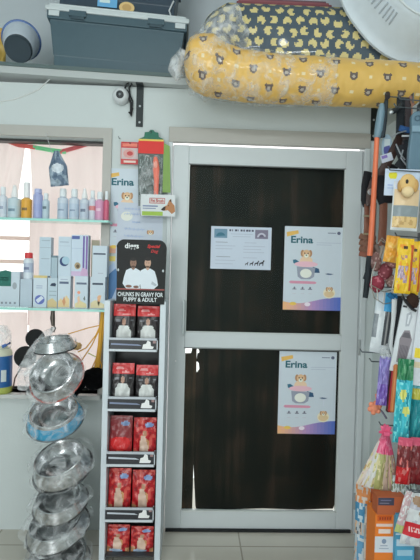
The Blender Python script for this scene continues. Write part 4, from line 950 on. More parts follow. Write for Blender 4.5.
for k in range(3): g.box(p0.x + .01 * k, p1.x - .012 * k, -.02 + .01 * k, .22, zc + .006 + .014 * k, zc + .019 + .014 * k, col(((136, 84, 90), (150, 96, 100), (120, 88, 96))[k]))
tag(bevel(g.build('folded_mat', M_cloth), .005), 'folded dull red mat lying on top of the navy cushion', 'mat')
# white plastic pet carrier top / bed with vent slots, tilted, upper right
ctr = P(407, -10, -.17); ax = Vector((-.10, -.98, -.05)).normalized(); lx = Vector((.64, 0, -.77)); lx = (lx - ax * lx.dot(ax)).normalized(); ly = ax.cross(lx)
if ly.x > 0: ly = -ly
t = thing('pet_bed', tuple(ctr), 'tilted white plastic oval pet bed with vent slots at the upper right', 'bed')
wc = col((206, 216, 224))
def ov(an, r1, r2, h):
    cx_, sx_ = math.cos(an), math.sin(an)
    return ctr + lx * (abs(cx_) ** .85 * (1 if cx_ > 0 else -1) * r1) + ly * (abs(sx_) ** .85 * (1 if sx_ > 0 else -1) * r2) + ax * h
prof = [(.20, .12, .150), (.225, .145, .158), (.235, .155, .152), (.245, .165, .138), (.29, .215, .07), (.315, .245, .03), (.335, .268, .012), (.350, .284, .008), (.352, .288, -.004), (.338, .274, -.008), (.30, .235, .02), (.23, .15, .125), (.1, .07, .13)]
v = []; f_ = []; n = 56
for r1, r2, h in prof: v += [ov(2 * PI * k / n, r1, r2, h) for k in range(n)]
for j in range(len(prof) - 1):
    for k in range(n): f_.append((j * n + k, j * n + (k + 1) % n, (j + 1) * n + (k + 1) % n, (j + 1) * n + k))
f_ += [tuple(range(n - 1, -1, -1)), tuple(range((len(prof) - 1) * n, len(prof) * n))]
g = G(); g.mesh(v, f_, wc, 0, True); g.build('shell', M_plastic, t)
for k in range(13):
    an = PI * (.42 + .022 * k); g = G(); g.tube([ov(an, .255, .175, .129), ov(an, .285, .209, .083)], .0042, col((176, 186, 196)), 6); g.build('vent_rib', M_plastic, t)
g = G(); g.tube([ov(PI * (.1 + .8 * k / 24), .226, .146, .161) for k in range(25)], .005, col((214, 222, 230)), 8); g.build('rim_bead', M_plastic, t)

# ------------------------------------------------------------------ goods hanging along the right wall
def peg(px_, py, Y, label, upturn=True, wall=True):
    p = P(px_, py, Y); g = G(); pts = [p + Vector((-.010, -.002, .014)), p] if upturn else [p]
    n = 6
    for k in range(1, n + 1): pts.append(Vector((p.x + (XR - p.x) * k / n, Y, p.z - .004 * k / n)))
    pts[-1].x = XR - .001
    g.tube(pts, .0026, col((96, 104, 110)), 8); g.box(XR - .004, XR - .0001, Y - .012, Y + .012, pts[-1].z - .02, pts[-1].z + .02, col((120, 126, 130)))
    return tag(g.build('peg_hook', M_wire), label, 'hook', 'hooks on the right wall')
def card(name, cx, cy, Y, w, h, label, cat, fn=None, yaw=-.25, roll=0.0, base=(206, 212, 216), th=.003, mt=None, group=None):
    f = Fr(cx, cy, Y, yaw, roll); g = G(); g.fbox(f, cx - w / 2, cx + w / 2, cy - h / 2, cy + h / 2, 0, -th, col(base))
    if fn: fn(g, f, cx, cy)
    o = g.build(name, mt or M_card); tag(o, label, cat, group); return o, f
def pack(name, cx, cy, Y, w, h, fn, th, label, cat, yaw=-.25, roll=0.0, group=None, mt=None, seed=0, **k):
    f = Fr(cx, cy, Y, yaw, roll); o = pouch(name, f, cx - w / 2, cx + w / 2, cy - h / 2, cy + h / 2, fn, th, mt, seed=seed, **k); tag(o, label, cat, group); return o, f
def nz(u, v, s, k): return noise.noise(Vector((u * s, v * s, k)))

# hooks
peg(362, 352, -.42, 'long peg hook at mid height with nothing at its tip, above the purple chews')
peg(371.5, 361.5, -.46, 'shorter peg hook just below the long bare one')
peg(400, 99, -.44, 'peg hook just under the yellow bolster at the right')
peg(387.5, 96.5, -.36, 'peg hook under the bolster holding the orange rod toy')
peg(396, 107, -.42, 'peg hook under the bolster holding the dark harness')
peg(384, 244, -.40, 'peg hook above the maroon toys')
peg(397, 236, -.46, 'peg hook holding the yellow packets')
peg(390, 170, -.50, 'peg hook holding the toy pack with a yellow dog')
peg(397, 372, -.50, 'peg hook holding the teal packs')
peg(383, 287, -.42, 'peg hook above the blue topped grooming pack')
peg(381, 425, -.50, 'peg hook holding the pink tied stick bundle')
peg(404, 297, -.50, 'peg hook holding the white clipper cards')
peg(401, 437, -.55, 'peg hook in front of the dark red packets')

# orange training stick
Yk = -.36
t = thing('toy_wand', tuple(P(365, 298, Yk)), 'orange rod with grey-blue handle and black tip hanging at the left of the goods', 'stick')
g = G(); g.tube([P(369.5, 262, Yk), P(373.5, 200, Yk), P(377, 137, Yk)], [.0125, .0115, .0105], col((236, 120, 84)), 12); o = g.build('rod', M_plastic, t); o['label'] = 'orange rod'
g = G(); g.tube([P(369.8, 256, Yk), P(369, 265, Yk), P(367.5, 280, Yk), P(365.2, 298, Yk)], [.0135, .015, .0135, .011], col((40, 46, 50)), 12); g.tube([P(367, 270, Yk), P(364.8, 277, Yk), P(364, 279, Yk)], .006, col((40, 46, 50)), 8); o = g.build('tip', M_rubber, t); o['label'] = 'black tip'
g = G(); g.tube([P(377, 138, Yk), P(378.6, 130, Yk), P(381, 113, Yk), P(382, 104, Yk)], [.014, .018, .017, .010], col((112, 138, 152)), 12); o = g.build('handle', M_plastic, t); o['label'] = 'grey-blue handle'
g = G(); g.tube([P(382.6, 137, Yk - .004), P(384.6, 120, Yk), P(386, 103, Yk), P(387, 96, Yk + .02)], [.010, .011, .009, .006], col((50, 58, 64)), 10); g.build('strap', M_rubber, t)
g = G(); g.tube([P(387.5, 94, Yk + .02), P(387.5, 97, Yk - .02)], .011, col((52, 46, 48)), 16); g.build('end_loop', M_rubber, t)

# oval tag and dark harness cluster
def tagfn(g, f, cx, cy): g.disc(f, cx, cy + 3, 3.5, 6, col((90, 96, 160)), .0004); g.poly(f, [(cx - 3, cy - 8), (cx + 3, cy - 8), (cx + 3, cy - 2), (cx - 3, cy)], col((206, 220, 230)), .0006)
Yh = -.30
g = G(); f = Fr(387, 148, Yh); g.prism([f(387 + 5.5 * math.cos(k * PI / 12), 147 + 13 * math.sin(k * PI / 12)) for k in range(24)], Vector((0, .006, 0)), col((166, 190, 206))); tagfn(g, f, 387, 147)
tag(g.build('oval_tag', M_plastic), 'pale blue oval tag hanging right of the orange rod', 'tag')
g = G(); f = Fr(389, 158, Yh - .02, roll=.35); g.fbox(f, 381, 393, 153, 161, 0, -.003, col((206, 212, 226))); g.rect(f, 382, 154, 388, 157, col((140, 120, 190)), .0005)
tag(g.build('price_tag', M_card), 'slanted white paper tag under the pale oval tag', 'tag')
t = thing('harness', tuple(P(385, 205, Yh)), 'dark brown and black leather dog harness hanging right of the orange rod', 'harness')
lb_ = col((64, 46, 42)); bl_ = col((28, 28, 32)); br_ = col((126, 80, 62)); br2 = col((146, 98, 78))
g = G(); g.tube([P(404, 116, Yh), P(404, 128, Yh), P(398, 142, Yh), P(391, 156, Yh - .01), P(383, 170, Yh - .01), P(375, 180, Yh), P(371, 192, Yh), P(370, 206, Yh)], .021, lb_, 10, flat=.35); g.build('chest_strap', M_leather, t)
g = G(); g.tube([P(368, 172, Yh + .06), P(365.5, 186, Yh + .05), P(365, 200, Yh + .05), P(367, 206, Yh + .05)], .020, bl_, 10, flat=.4); g.tube([P(378, 176, Yh), P(381, 190, Yh), P(386, 202, Yh)], .034, bl_, 10, flat=.4); g.tube([P(391, 165, Yh + .01), P(390, 182, Yh), P(391, 203, Yh)], .030, bl_, 10, flat=.4); g.build('padding', M_rubber, t)
g = G(); g.tube([P(367, 204, Yh + .04), P(366.5, 225, Yh + .04), P(365.5, 250, Yh + .04)], .0125, br_, 8, flat=.4); o = g.build('strap', M_leather, t); o['label'] = 'brown leather strap'
g = G(); g.tube([P(383.5, 203, Yh), P(383, 222, Yh), P(381.5, 246, Yh)], .019, br_, 8, flat=.4); o = g.build('strap', M_leather, t); o['label'] = 'brown leather strap'
g = G(); g.tube([P(374.5, 203, Yh + .02), P(373.8, 222, Yh + .02), P(373, 244, Yh + .02)], .010, br2, 8, flat=.4); o = g.build('strap', M_leather, t); o['label'] = 'tan leather strap'
for x, y in ((366.6, 216), (366, 234), (383, 209)):
    g = G(); q = P(x, y, Yh + .02); g.box(q.x - .014, q.x + .014, q.y - .006, q.y, q.z - .004, q.z + .004, col((186, 176, 150))); g.build('buckle', M_wire, t)
g = G(); q = P(370.5, 192, Yh - .02); g.lathe([(.0, 0), (.013, .001), (.015, .004), (.012, .008), (0, .009)], q, (0, -1, 0), col((190, 192, 196)), 16); g.build('rivet', M_wire, t)
for y in (237, 243, 249, 254):
    g = G(); g.tube([P(360, y - 1, Yh + .06), P(367, y + .5, Yh + .03), P(375, y + 1.5, Yh + .05)], .015, col((118 + (y % 3) * 8, 82, 66)), 8, flat=.5); g.build('folded_collar', M_leather, t)
t = thing('leash', tuple(P(400, 170, -.36)), 'black nylon leash with clips and chain between the harness and the blue grooming tool', 'leash')
for k, (pts, r_, c_) in enumerate(((((401, 98), (400.5, 112), (400, 135)), .019, (40, 44, 48)), (((406.5, 98), (408, 110), (408, 130), (404, 148)), .014, (66, 60, 62)), (((410.5, 96), (413, 104), (413, 118)), .008, (150, 112, 96)), (((402, 145), (406, 160), (400, 170)), .035, (46, 48, 52)), (((408, 140), (410, 155), (409, 170)), .026, (38, 42, 46)), (((395, 168), (399, 176), (397, 190)), .028, (26, 28, 30)))):
    g = G(); g.tube([P(x, y, -.36) for x, y in pts], r_, col(c_), 10, flat=.35); g.build('webbing', M_cloth, t)
g = G(); g.tube([P(390, 113, -.39), P(394, 111, -.39), P(399, 108, -.39), P(402, 103, -.39)], [.009, .012, .010, .008], col((34, 38, 42)), 10); g.build('clip', M_plastic, t)
g = G(); q = P(391, 112.5, -.40); g.ball(q, .010, col((196, 200, 202)), 12, 8); g.build('snap_bolt', M_wire, t)
for pts in (((396, 144), (400, 153), (405, 160)), ((398, 168), (402, 174)), ((392, 137), (398, 133), (406, 131)), ((403, 150), (401, 158), (407, 166))):
    g = G(); g.tube([P(x, y, -.395) for x, y in pts], .0032, col((176, 180, 186)), 8); g.build('chain_link', M_wire, t)
g = G(); g.tube([P(399.5, 128, -.39), P(405, 129.5, -.39), P(410, 130.5, -.39)], .013, col((50, 86, 136)), 8, flat=.5); g.tube([P(402, 136, -.39), P(410, 136, -.39)], .004, col((206, 210, 214)), 8); o = g.build('band', M_cloth, t); o['label'] = 'blue fabric band'
# blue-grey grooming tool at the frame edge
t = thing('grooming_mitt', tuple(P(417, 172, -.48)), 'blue-grey plastic pet scoop with a rounded hanging end, at the right edge', 'scoop')
f = Fr(417, 140, -.48, -.15); pts = [(411.5, 130)] + [(417.5 + 6.5 * math.cos(PI - k * PI / 10), 117 - 6.5 * math.sin(k * PI / 10)) for k in range(11)] + [(424.5, 130), (426, 150), (426, 172), (409, 170), (409.5, 150)]
g = G(); g.prism([f(x, y) for x, y in pts], f.n * -.03, col((90, 118, 134))); bevel(g.build('body', M_plastic, t), .006, 3)
g = G(); g.lathe([(.007, 0), (.009, .002), (.012, .002), (.013, 0)], f(417, 118, .0005), f.n, col((70, 96, 112)), 16, closed_ends=False); g.build('hanging_eye', M_plastic, t)
g = G(); g.fbox(f, 411.5, 424, 126, 132, .006, .0005, col((122, 150, 166))); g.build('ridge', M_plastic, t)

# white card with yellow spot, toy pack with a dog
def cfn(g, f, cx, cy):
    g.poly(f, [(389, 173), (396, 172.5), (397, 175), (396, 179), (390, 179), (388.4, 176)], col((214, 206, 50)), .0004); g.rect(f, 388, 185, 393, 186, col((150, 170, 210)), .0004); g.rect(f, 388, 188, 395, 189, col((160, 180, 214)), .0004)
card('header_card', 402, 182.5, -.49, 34, 27, 'white card with a yellow spot behind the toy dog pack', 'card', cfn, yaw=-.12, roll=-.03, base=(196, 208, 226))
def dogpack(u, v):
    if u < .06 or u > .94 or v > .94: return col((202, 206, 208))
    if .5 < v < .73: return col((132, 142, 146))
    if v >= .73: return col((214, 184, 130)) if nz(u, v, 9, 4) < .15 else col((190, 156, 104))
    if v < .18: return col((196, 204, 218))
    return col((216, 190, 152)) if v < .5 else col((206, 206, 206))
o, f = pack('toy_pack', 405.5, 206, -.515, 26, 50, dogpack, .03, 'white framed pack with a yellow puppy picture and grey band at the right', 'pack', yaw=-.18, roll=-.05, wr=.03, mt=M_gloss)
g = G(); g.ball(f(404.5, 184, .024), (.033, .016, .036), col((216, 180, 120)), 18, 12); g.ball(f(397.5, 187, .02), (.010, .012, .024), col((190, 150, 96)), 12, 8); g.ball(f(412, 186, .02), (.012, .012, .026), col((196, 156, 100)), 12, 8); g.ball(f(404.5, 193, .03), (.024, .018, .022), col((226, 200, 156)), 14, 10); hd = g.build('puppy_head', M_cloth, o)
g = G(); g.ball(f(402.5, 183.5, .040), (.006, .005, .009), col((34, 28, 26)), 10, 8); g.build('nose', M_plastic, o)

# maroon and brown toys in a wire basket
t = thing('wire_basket', tuple(P(384, 300, -.40)), 'thin wire basket of plush toys hanging beside the black rod tip', 'basket')
g = G()
for pts in (((371, 285), (374, 298), (384, 304), (395, 302), (399, 290), (399, 262)), ((371, 285), (384, 292), (399, 288)), ((376, 262), (372, 274), (371, 285)), ((380, 240), (388, 244), (399, 262)), ((378, 244), (382, 238), (387, 243)), ((384, 292), (384, 304)), ((392, 290), (392, 303)), ((377, 289), (378, 301)), ((397, 262), (394, 280), (392, 290))):
    g.tube([P(x, y, -.462) for i, (x, y) in enumerate(pts)], .0022, col((150, 146, 140)), 6)
q = P(392, 300, -.455); g.tube([q, Vector((XR - .002, -.42, q.z + .02))], .0026, col((150, 146, 140)), 6); g.build('wire', M_wire, t)
for (x, y, rx_, rz_, cc_, lab) in ((377, 284, .030, .036, (138, 56, 70), 'maroon plush ball toy at the front of the wire basket'), (385, 272, .030, .034, (122, 62, 70), 'dark maroon plush toy behind the front one in the basket'), (392, 262, .026, .030, (150, 106, 104), 'dusty pink plush toy at the top of the basket'), (376, 262, .020, .042, (118, 88, 84), 'brown plush toy at the left of the basket top'), (391, 281, .022, .028, (130, 104, 96), 'tan plush toy at the right of the basket')):
    g = G(); g.ball(P(x, y, -.42), (rx_, .024, rz_), col(cc_), 20, 14, .18, 11, cf=lambda u, v, cc_=cc_: col(cc_) if nz(u * 3, v * 3, 3, x) < .25 else col(tuple(min(255, k + 46) for k in cc_)))
    tag(g.build('plush_toy', M_cloth), lab, 'toy', 'plush toys in the wire basket')
g = G(); g.tube([P(376, 245, -.41), P(379, 252, -.42), P(376, 262, -.43)], .010, col((108, 92, 86)), 8); g.tube([P(383, 246, -.42), P(379, 258, -.43)], .007, col((150, 138, 128)), 8)
tag(g.build('rope_toy', M_cloth), 'brown twisted rope toy above the wire basket', 'toy')
# orange pouch and yellow packets
pack('treat_pouch', 391.5, 249, -.47, 13, 27, lambda u, v: col((222, 158, 60)) if nz(u, v, 4, 1) < .2 else col((230, 180, 92)), .02, 'plain orange pouch left of the yellow treat packets', 'pouch', yaw=-.2, roll=-.12, seed=5)
def yel(u, v):
    if v < .12 or v > .94: return col((226, 182, 40))
    if el(u, v, .5, .16, .14, .035): return col((70, 50, 30))
    if el(u, v, .45, .34, .2, .05) and nz(u, v, 14, 3) > -.1: return col((170, 120, 120))
    if .5 < v < .8 and .12 < u < .72 and nz(u, v, 7, 6) > -.12: return col((190, 168, 184)) if nz(u, v, 12, 8) > 0 else col((150, 130, 150))
    if u > .84: return col((196, 92, 40))
    if nz(u, v, 5, 2) > .22: return col((226, 144, 48))
    return col((232, 186, 48))
for k, (x, y, Y, w, h, lab) in enumerate(((404, 266, -.53, 16, 56, 'yellow treat packet with a grey printed picture, left of its row'), (414, 268, -.50, 12, 54, 'yellow treat packet in the middle of the row, half covered'), (424, 267, -.47, 15, 52, 'yellow treat packet at the right edge of the photo'))):
    pack('treat_packet', x, y, Y, w, h, yel, .022, lab, 'packet', yaw=-.15, roll=-.05, seed=30 + k, group='yellow treat packets')
# grooming packs
def groom(u, v):
    if v < .30: return col((70, 156, 206)) if .42 < u else col((186, 196, 204))
    if .5 < u < .85 and v < .86: return col((74, 78, 82)) if abs(u - .68) > .04 else col((150, 150, 150))
    if u < .2 and .35 < v < .75: return col((120, 128, 134))
    return col((196, 202, 206))
pack('grooming_pack', 383.5, 323, -.43, 20, 62, groom, .018, 'clear grooming pack with a blue top and dark rods', 'pack', yaw=-.2, roll=-.10, seed=41, wr=.06)
pack('grooming_pack', 378, 322, -.40, 9, 50, lambda u, v: col((124, 132, 138)) if .25 < u < .75 and .2 < v < .75 else col((186, 194, 200)), .014, 'narrow grey grooming pack behind the blue topped one', 'pack', yaw=-.2, roll=-.08, seed=42, wr=.06)
g = G(); g.tube([P(401, 296, -.49), P(400, 312, -.49), P(397, 334, -.49), P(396, 346, -.49), P(398.5, 353, -.49)], .014, col((34, 36, 40)), 10, flat=.5); tag(g.build('nylon_strap', M_cloth), 'black strap hanging left of the white clipper cards', 'strap')
g = G(); g.tube([P(394.5, 298, -.48), P(393.8, 322, -.48), P(391.5, 346, -.48), P(395, 358, -.48)], .011, col((200, 204, 206)), 10, flat=.5); tag(g.build('nylon_strap', M_cloth), 'white strap beside the black strap', 'strap')
def clip(g, f, cx, cy):
    g.poly(f, [(cx - 5, cy - 22), (cx - 1, cy - 25), (cx + 1, cy - 20), (cx - .5, cy - 10), (cx - 4, cy - 9)], col((170, 174, 182)), .0004); g.poly(f, [(cx - 3, cy - 21), (cx - 1, cy - 22), (cx - 1.5, cy - 12), (cx - 3, cy - 12)], col((212, 216, 220)), .0008)
    g.poly(f, [(cx - 7, cy + 4), (cx - 4, cy - 5), (cx + 1, cy - 6), (cx + 5, cy + 3), (cx + 3, cy + 30), (cx - 6, cy + 28)], col((136, 128, 134)), .0004)
    for k in range(6): g.rect(f, cx - 5 + k * 1.4, cy + 10, cx - 4.3 + k * 1.4, cy + 26, col((100, 94, 102)), .0008)
    g.poly(f, [(cx - 5.5, cy + 2), (cx - 3.5, cy - 3), (cx + 1, cy - 3.6), (cx + 3.4, cy + 2)], col((96, 92, 98)), .0010); g.rect(f, cx - 10, cy - 30, cx - 6, cy - 28, col((60, 62, 66)), .0004)
card('clipper_card', 407.5, 336, -.535, 21, 76, 'white card with grey nail clippers, left of the two white cards', 'card', clip, yaw=-.15, roll=-.16, base=(206, 210, 214), th=.01)
def clip2(g, f, cx, cy): g.rect(f, cx - 8, cy + 4, cx + 4, cy + 14, col((226, 200, 60)), .0004); g.poly(f, [(cx - 6, cy - 24), (cx - 2, cy - 26), (cx - 1, cy - 8), (cx - 4, cy - 8)], col((170, 176, 186)), .0004); g.rect(f, cx - 7, cy + 18, cx + 4, cy + 24, col((206, 190, 160)), .0004)
card('clipper_card', 424, 345, -.56, 20, 84, 'white card with a yellow patch at the right edge of the photo', 'card', clip2, yaw=-.15, roll=-.10, base=(204, 208, 214), th=.01)
g = G(); g.tube([P(402, 296, -.55), P(406, 302, -.55), P(412, 309, -.55), P(416, 311, -.55)], .0055, col((30, 30, 34)), 8); tag(g.build('scissor_handle', M_plastic), 'thin black handle above the left clipper card', 'handle')
g = G(); g.ball(P(412.5, 301, -.54), (.026, .02, .03), col((54, 38, 32)), 16, 10, .2); tag(g.build('plush_toy', M_cloth), 'small dark brown toy under the yellow packets', 'toy')
g = G(); g.tube([P(389, 294, -.475), P(394, 299, -.475), P(397, 296, -.475)], .011, col((44, 104, 150)), 8); tag(g.build('fabric_loop', M_cloth), 'blue fabric loop under the yellow packets', 'loop')

# chews and teal packs
pack('chew_pack', 383.3, 381, -.50, 11, 50, lambda u, v: (col((112, 88, 170)) if v > .55 else col((124, 116, 180))) if nz(u, v, 6, 4) < .2 else col((150, 136, 200)), .02, 'purple pack of chews hanging on the lower bare hook', 'pack', yaw=-.1, roll=-.06, seed=51)
g = G(); g.tube([P(383.5, 358, -.52), P(383, 350, -.50), P(386.5, 346, -.48), P(389, 352, -.46)], .012, col((186, 192, 198)), 10, flat=.4); g.tube([P(386, 350, -.50), P(389, 358, -.50), P(387, 364, -.50)], .008, col((176, 180, 188)), 8, flat=.4)
tag(g.build('clear_bag', M_wrap2), 'clear crumpled bag top above the purple chews', 'bag')
for k, (x0, x1, c_, lab) in enumerate(((393, 388, (66, 40, 42), 'dark brown chew stick right of the purple pack'), (394.5, 390.3, (180, 44, 44), 'red chew stick between the brown and tan sticks'), (396, 392.4, (196, 120, 70), 'tan chew stick beside the green pack'))):
    g = G(); g.tube([P(x0, 368, -.50 - .02 * k), P((x0 + x1) / 2 + .5, 388, -.505 - .02 * k), P(x1, 410, -.50 - .02 * k)], [.010, .012, .009], col(c_), 10); g.ball(P(x0, 367, -.50 - .02 * k), .011, col(c_), 10, 8); g.ball(P(x1, 410, -.50 - .02 * k), .010, col(c_), 10, 8)
    tag(g.build('chew_stick', M_plastic), lab, 'chew', 'chew sticks')
def teal(u, v):
    if v < .24: return col((44, 118, 80)) if nz(u, v, 5, 3) < .2 else col((80, 146, 104))
    if el(u, v, .42, .42, .22, .07) or el(u, v, .62, .60, .22, .055): return col((206, 206, 110))
    n = nz(u, v * 2, 5, 7)
    return col((58, 176, 190)) if n < .1 else col((110, 206, 210)) if n < .3 else col((36, 140, 160))
pack('chew_pack', 403.3, 401, -.57, 16, 86, teal, .03, 'green topped teal pack with yellow spots, left of the two teal packs', 'pack', yaw=-.1, roll=-.04, seed=55, wr=.2, pinch=.02)
g = G(); g.tube([P(411.5, 372, -.52), P(411, 392, -.52), P(408, 430, -.52)], .012, col((30, 34, 36)), 8, flat=.5); tag(g.build('dark_strip', M_plastic), 'dark plastic strip between the two teal packs', 'strip')
def teal2(u, v):
    if v < .2: return col((96, 178, 190))
    if v < .36: return col((186, 180, 70))
    return col((28, 130, 140)) if nz(u, v, 5, 1) < .2 else col((60, 164, 168))
pack('chew_pack', 417, 408, -.53, 12, 66, teal2, .025, 'dark teal pack with a yellow-green band near the right edge', 'pack', yaw=-.1, roll=-.04, seed=57)
pack('chew_pack', 424, 425, -.52, 10, 64, lambda u, v: col((226, 160, 66)) if nz(u, v, 4, 1) < .2 else col((232, 190, 110)), .02, 'orange pack cut off by the right edge beside the dark teal pack', 'pack', yaw=-.1, seed=58)
# orange rubber flower toy
c0 = P(374.5, 407.5, -.46); t = thing('rubber_toy', tuple(c0), 'small orange star shaped toy with a thin dark stick, below the purple chews', 'toy')
g = G(); oc = col((232, 142, 112)); g.ball(c0, (.021, .014, .020), oc, 14, 10)
for k in range(6):
    an = k * PI / 3 + .3; g.ball(c0 + Vector((math.cos(an) * .020, -.002, math.sin(an) * .020)), (.011, .009, .011), oc, 10, 8)
g.build('star', M_rubber, t)
g = G(); g.tube([P(376, 394, -.45), P(377, 401, -.455), P(375, 405, -.46)], .004, oc, 8); g.build('cord', M_cloth, t)
g = G(); g.tube([P(379.5, 409, -.46), P(383, 413, -.46), P(386.5, 418.5, -.46)], .0045, col((120, 116, 134)), 8); g.build('stick', M_plastic, t)
g = G(); g.tube([P(376, 394, -.45), Vector((P(383, 390, -.47).x, -.47, P(383, 372, -.47).z)), Vector((P(383, 362, -.46).x, -.46, P(383, 362.5, -.46).z))], .0016, col((176, 150, 140)), 6); tag(g.build('cord', M_cloth), 'thin cord from the hook to the orange star toy', 'cord')

# pink tied stick bundle
t = thing('treat_bundle', tuple(P(383, 492, -.53)), 'fan of wrapped treat sticks tied with a pink ribbon top, above the orange box', 'treats')
ap = (386, 431)
for k, (xb, yb, c1, c2, w) in enumerate(((360, 487, (206, 190, 180), (186, 150, 110), 6), (366, 488, (206, 200, 200), (176, 146, 120), 7), (372, 490, (204, 204, 200), (172, 166, 112), 8), (379, 491, (160, 160, 104), (176, 170, 124), 8), (386, 492, (186, 166, 150), (150, 150, 96), 8), (393, 493, (196, 160, 150), (140, 140, 100), 7), (399, 492, (170, 130, 120), (196, 200, 196), 7))):
    ang = math.atan2(xb - ap[0], yb - ap[1]); L_ = math.hypot(xb - ap[0], yb - ap[1]) / math.cos(0)
    f = Fr(ap[0], ap[1], -.545 + .008 * abs(k - 3), -.05, ang)
    def sfn(u, v, c1=c1, c2=c2, k=k):
        if k in (0, 1) and v < .42: return col((196, 130, 140)) if v < .2 else col(c1)
        if v < .40: return col((214, 86, 124)) if nz(u, v, 6, k) < .2 else col((226, 130, 158))
        return col(c1) if nz(u, v, 4, k) < .12 else (col(c2) if nz(u, v * 2, 6, k + 3) > .1 else col((206, 196, 150)))
    o = pouch('treat_stick', f, ap[0] - w / 2, ap[0] + w / 2, ap[1], ap[1] + L_, sfn, .018, None, 8, 36, parent=t, seed=60 + k, top_w=.75)
g = G(); pk = col((216, 90, 126))
for dx, dy, dz in ((-5, -5, 0), (-1.5, -7, -.01), (2, -6, .0), (5, -4, -.01), (-7, 1, -.01), (6, 2, -.015)):
    g.tube([P(ap[0], ap[1] + 3, -.555), P(ap[0] + dx * .6, ap[1] + dy * .6, -.56), P(ap[0] + dx, ap[1] + dy, -.555 + dz)], [.006, .009, .004], pk, 8, flat=.4)
g.tube([P(ap[0] - 3, ap[1] + 3, -.565), P(ap[0] + 3, ap[1] + 3, -.565)], .010, pk, 10); g.build('ribbon', M_gloss, t)
for x, Y, lab in ((398.5, -.60, 'red foil packet beside the pink ribbon, left of the pair'), (411, -.58, 'dark red foil packet right of the bright red one')):
    dk_ = x > 405
    pack('treat_packet', x + 5.5, 461, Y, 14.5, 48, lambda u, v, dk_=dk_: col((200, 84, 110)) if v < .18 else (col((112, 40, 44)) if v < .6 else col((186, 34, 38) if not dk_ else (120, 28, 32))) if nz(u, v, 5, 2) < .22 else col((206, 110, 106) if not dk_ else (130, 60, 60)), .026, lab, 'packet', yaw=-.1, roll=-.05, seed=70 + int(x), group='red treat packets')
for k, (x, lab) in enumerate(((396, 'pale mint packet under the red packets, left one'), (404, 'pale mint packet under the red packets, middle one'), (412, 'pale mint packet under the red packets, right one'))):
    pack('mint_packet', x, 488, -.565, 8.5, 26, lambda u, v: col((190, 206, 204)) if nz(u, v, 5, 6) < .15 else col((120, 130, 110)), .014, lab, 'packet', yaw=-.1, roll=-.05 * (1 - k), seed=80 + k, group='mint packets')

# cartons at the foot of the right wall
def bigbox(x0, x1, ytop, Y, dep, label, front, art=None, yaw=0.0, zb=0.0, name='carton', ybot=None):
    xc = (x0 + x1) / 2; q = P(xc, 540, Y); top = P(xc, ytop, Y).z; s = S(Y); h = (top - zb) / s
    f = Fr(xc, ytop, Y, yaw, at=Vector((q.x, Y, top))); g = G(); g.fbox(f, x0, x1, ytop, ytop + h, 0, -dep, col(front))
    if art: art(g, f, x0, x1, ytop)
    o = g.build(name, M_card); tag(o, label, 'box'); return o, f, top
def ob(g, f, x0, x1, y):
    w = x1 - x0
    g.rect(f, x0 + 2, y + 2, x1 - 2, y + 8, col((206, 92, 30)), e); g.rect(f, x0 + 1, y + 10.5, x1 - 1, y + 13.5, col((222, 196, 186)), e); g.rect(f, x0 + 3.5, y + 16, x1 - 3, y + 20.5, col((226, 206, 196)), e)
    g.rect(f, x0, y + 23.5, x1, y + 40, col((206, 210, 216)), e); g.disc(f, (x0 + x1) / 2, y + 28.5, 2.4, 2.6, col((130, 146, 170)), 2 * e, 14); g.rect(f, x0 + w * .3, y + 32.5, x1 - w * .3, y + 33.5, col((150, 160, 180)), 2 * e); g.rect(f, x0 + w * .24, y + 35.4, x1 - w * .24, y + 36.2, col((150, 160, 180)), 2 * e)
    for k in range(5): g.rect(f, x0 + 4 + k * 2.6, y + 3.6, x0 + 5.6 + k * 2.6, y + 6.4, col((150, 60, 30)), 2 * e)
o1, f1, z1_ = bigbox(374.5, 393.5, 513.5, -.60, .085, 'orange carton with a white label at the foot of the right wall', (228, 122, 44), ob)
o2, f2_, z2_ = bigbox(371.5, 391, 496, -.49, .08, 'orange carton with a dark window behind the white labelled one', (214, 104, 48), lambda g, f, x0, x1, y: None)
def trayart(g, f, x0, x1, y): g.rect(f, x0 + .6, y + .8, x0 + 17, y + 8.6, col((62, 62, 80)), e); g.rect(f, x0 + 3, y + 3, x0 + 14, y + 4, col((110, 112, 140)), 2 * e); g.rect(f, x0 + 2, y + 6, x0 + 12, y + 6.8, col((130, 124, 140)), 2 * e)
o3, f3, z3_ = bigbox(376, 405, 497, -.61, .05, 'flat orange-brown box with a dark label lying on the orange carton', (176, 92, 56), trayart, zb=z1_ + .0008)
def bb(g, f, x0, x1, y): g.rect(f, x0 + 1, y + 26, x1 - 1, y + 33, col((186, 206, 220)), e); g.rect(f, x0 + 2, y + 37, x1 - 2, y + 43, col((150, 190, 210)), e); g.rect(f, x0, y + 20, x1, y + 21.5, col((200, 214, 222)), e); g.poly(f, [(x0 + 2, y + 18), (x0 + 5, y + 4), (x0 + 7, y + 6), (x0 + 5, y + 19)], col((150, 170, 90)), e)
bigbox(395.2, 415, 514, -.62, .10, 'light blue carton right of the orange carton', (76, 152, 186), bb)
def bluep(u, v):
    n = nz(u, v * 3, 6, 2)
    if .16 < v < .32: return col((70, 132, 170)) if n < .2 else col((180, 200, 210))
    if v < .16: return col((206, 130, 70)) if n < .1 else col((200, 190, 180))
    if v > .45 and .2 < u < .75: return col((96, 150, 186)) if n < .15 else col((190, 200, 206))
    return col((170, 180, 186)) if n < .1 else (col((90, 96, 104)) if n > .3 else col((206, 170, 140)))
f = Fr(362, 525, -.46, -.5); o = pouch('food_bag', Fr(362, 525, -.46, -.5), 355, 369.5, 483, 597, bluep, .03, seed=91, wr=.06); tag(o, 'blue and white printed bag standing left of the orange carton', 'bag')
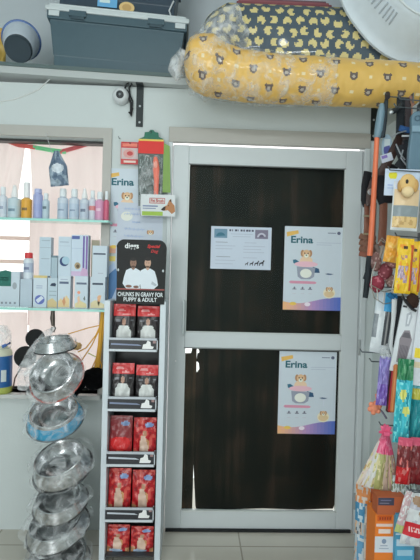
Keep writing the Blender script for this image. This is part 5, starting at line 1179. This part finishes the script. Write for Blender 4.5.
f = Fr(368, 540, -.50, -.05); o = pouch('food_bag', f, 364, 372, 505, 606, lambda u, v: col((196, 186, 176)) if nz(u, v * 3, 5, 4) < .1 else (col((150, 150, 146)) if v < .6 else col((186, 120, 84))), .02, seed=92, wr=.08); tag(o, 'pale grey printed bag between the blue bag and orange carton', 'bag')
def red2(u, v):
    if .56 < v < .8 and (abs(u - .5) < .48): return col((196, 36, 48)) if not (.64 < v < .72 and .2 < u < .85 and nz(u, v, 20, 5) > 0) else col((226, 190, 190))
    if el(u, v, .45, .16, .25, .08) or el(u, v, .65, .36, .2, .06): return col((160, 130, 104))
    return col((206, 210, 212)) if nz(u, v, 6, 1) < .2 else col((180, 180, 190))
pack('food_bag', 417, 519, -.640, 27, 56, red2, .03, 'white bag with a red scalloped band at the lower right edge', 'bag', yaw=-.1, roll=-.12, seed=94)
pack('stick_pack', 404, 512, -.668, 8, 44, lambda u, v: col((176, 186, 120)) if v > .8 else (col((190, 160, 164)) if nz(u, v * 3, 5, 4) < .1 else col((206, 206, 206))), .012, 'slanted long pink and white stick pack between blue carton and red banded bag', 'pack', yaw=-.1, roll=-.24, seed=95)
peg(413, 492, -.640, 'peg hook holding the white bag with a red band')
peg(409, 490, -.668, 'peg hook holding the slanted stick pack')

# ------------------------------------------------------------------ light: bright day outside, a ceiling light plus added fill lights inside
sc = bpy.context.scene
w = bpy.data.worlds.new('sky'); sc.world = w; w.use_nodes = True
w.node_tree.nodes['Background'].inputs[0].default_value = (1, .97, .965, 1); w.node_tree.nodes['Background'].inputs[1].default_value = 1.5
def area(name, loc, sx, sy, en, rot=(0, 0, 0), colr=(.945, .993, .993)):
    l = bpy.data.lights.new(name, 'AREA'); l.shape = 'RECTANGLE'; l.size = sx; l.size_y = sy; l.energy = en; l.color = colr
    o = bpy.data.objects.new(name, l); C.objects.link(o); o.location = loc; o.rotation_euler = rot; return o
area('ceiling_and_fill_light', (-.2, -1.35, ZC - .06), 1.3, .3, 3.5)
area('ceiling_and_fill_light', (.35, -2.9, ZC - .06), 1.2, .3, 16, (math.radians(20), 0, 0))  # added fill behind the camera, lifts the rack's shadow on the door
area('front_fill_light', (-.98, YF + .06, 1.3), 1.3, 2.1, 46, (math.radians(88), 0, math.radians(-8)))  # large unseen fill added behind the camera for even frontal light
sc.view_settings.view_transform = 'Standard'; sc.view_settings.look = 'None'; sc.view_settings.gamma = 1; sc.view_settings.use_curve_mapping = False
sc.view_settings.exposure = 0.2
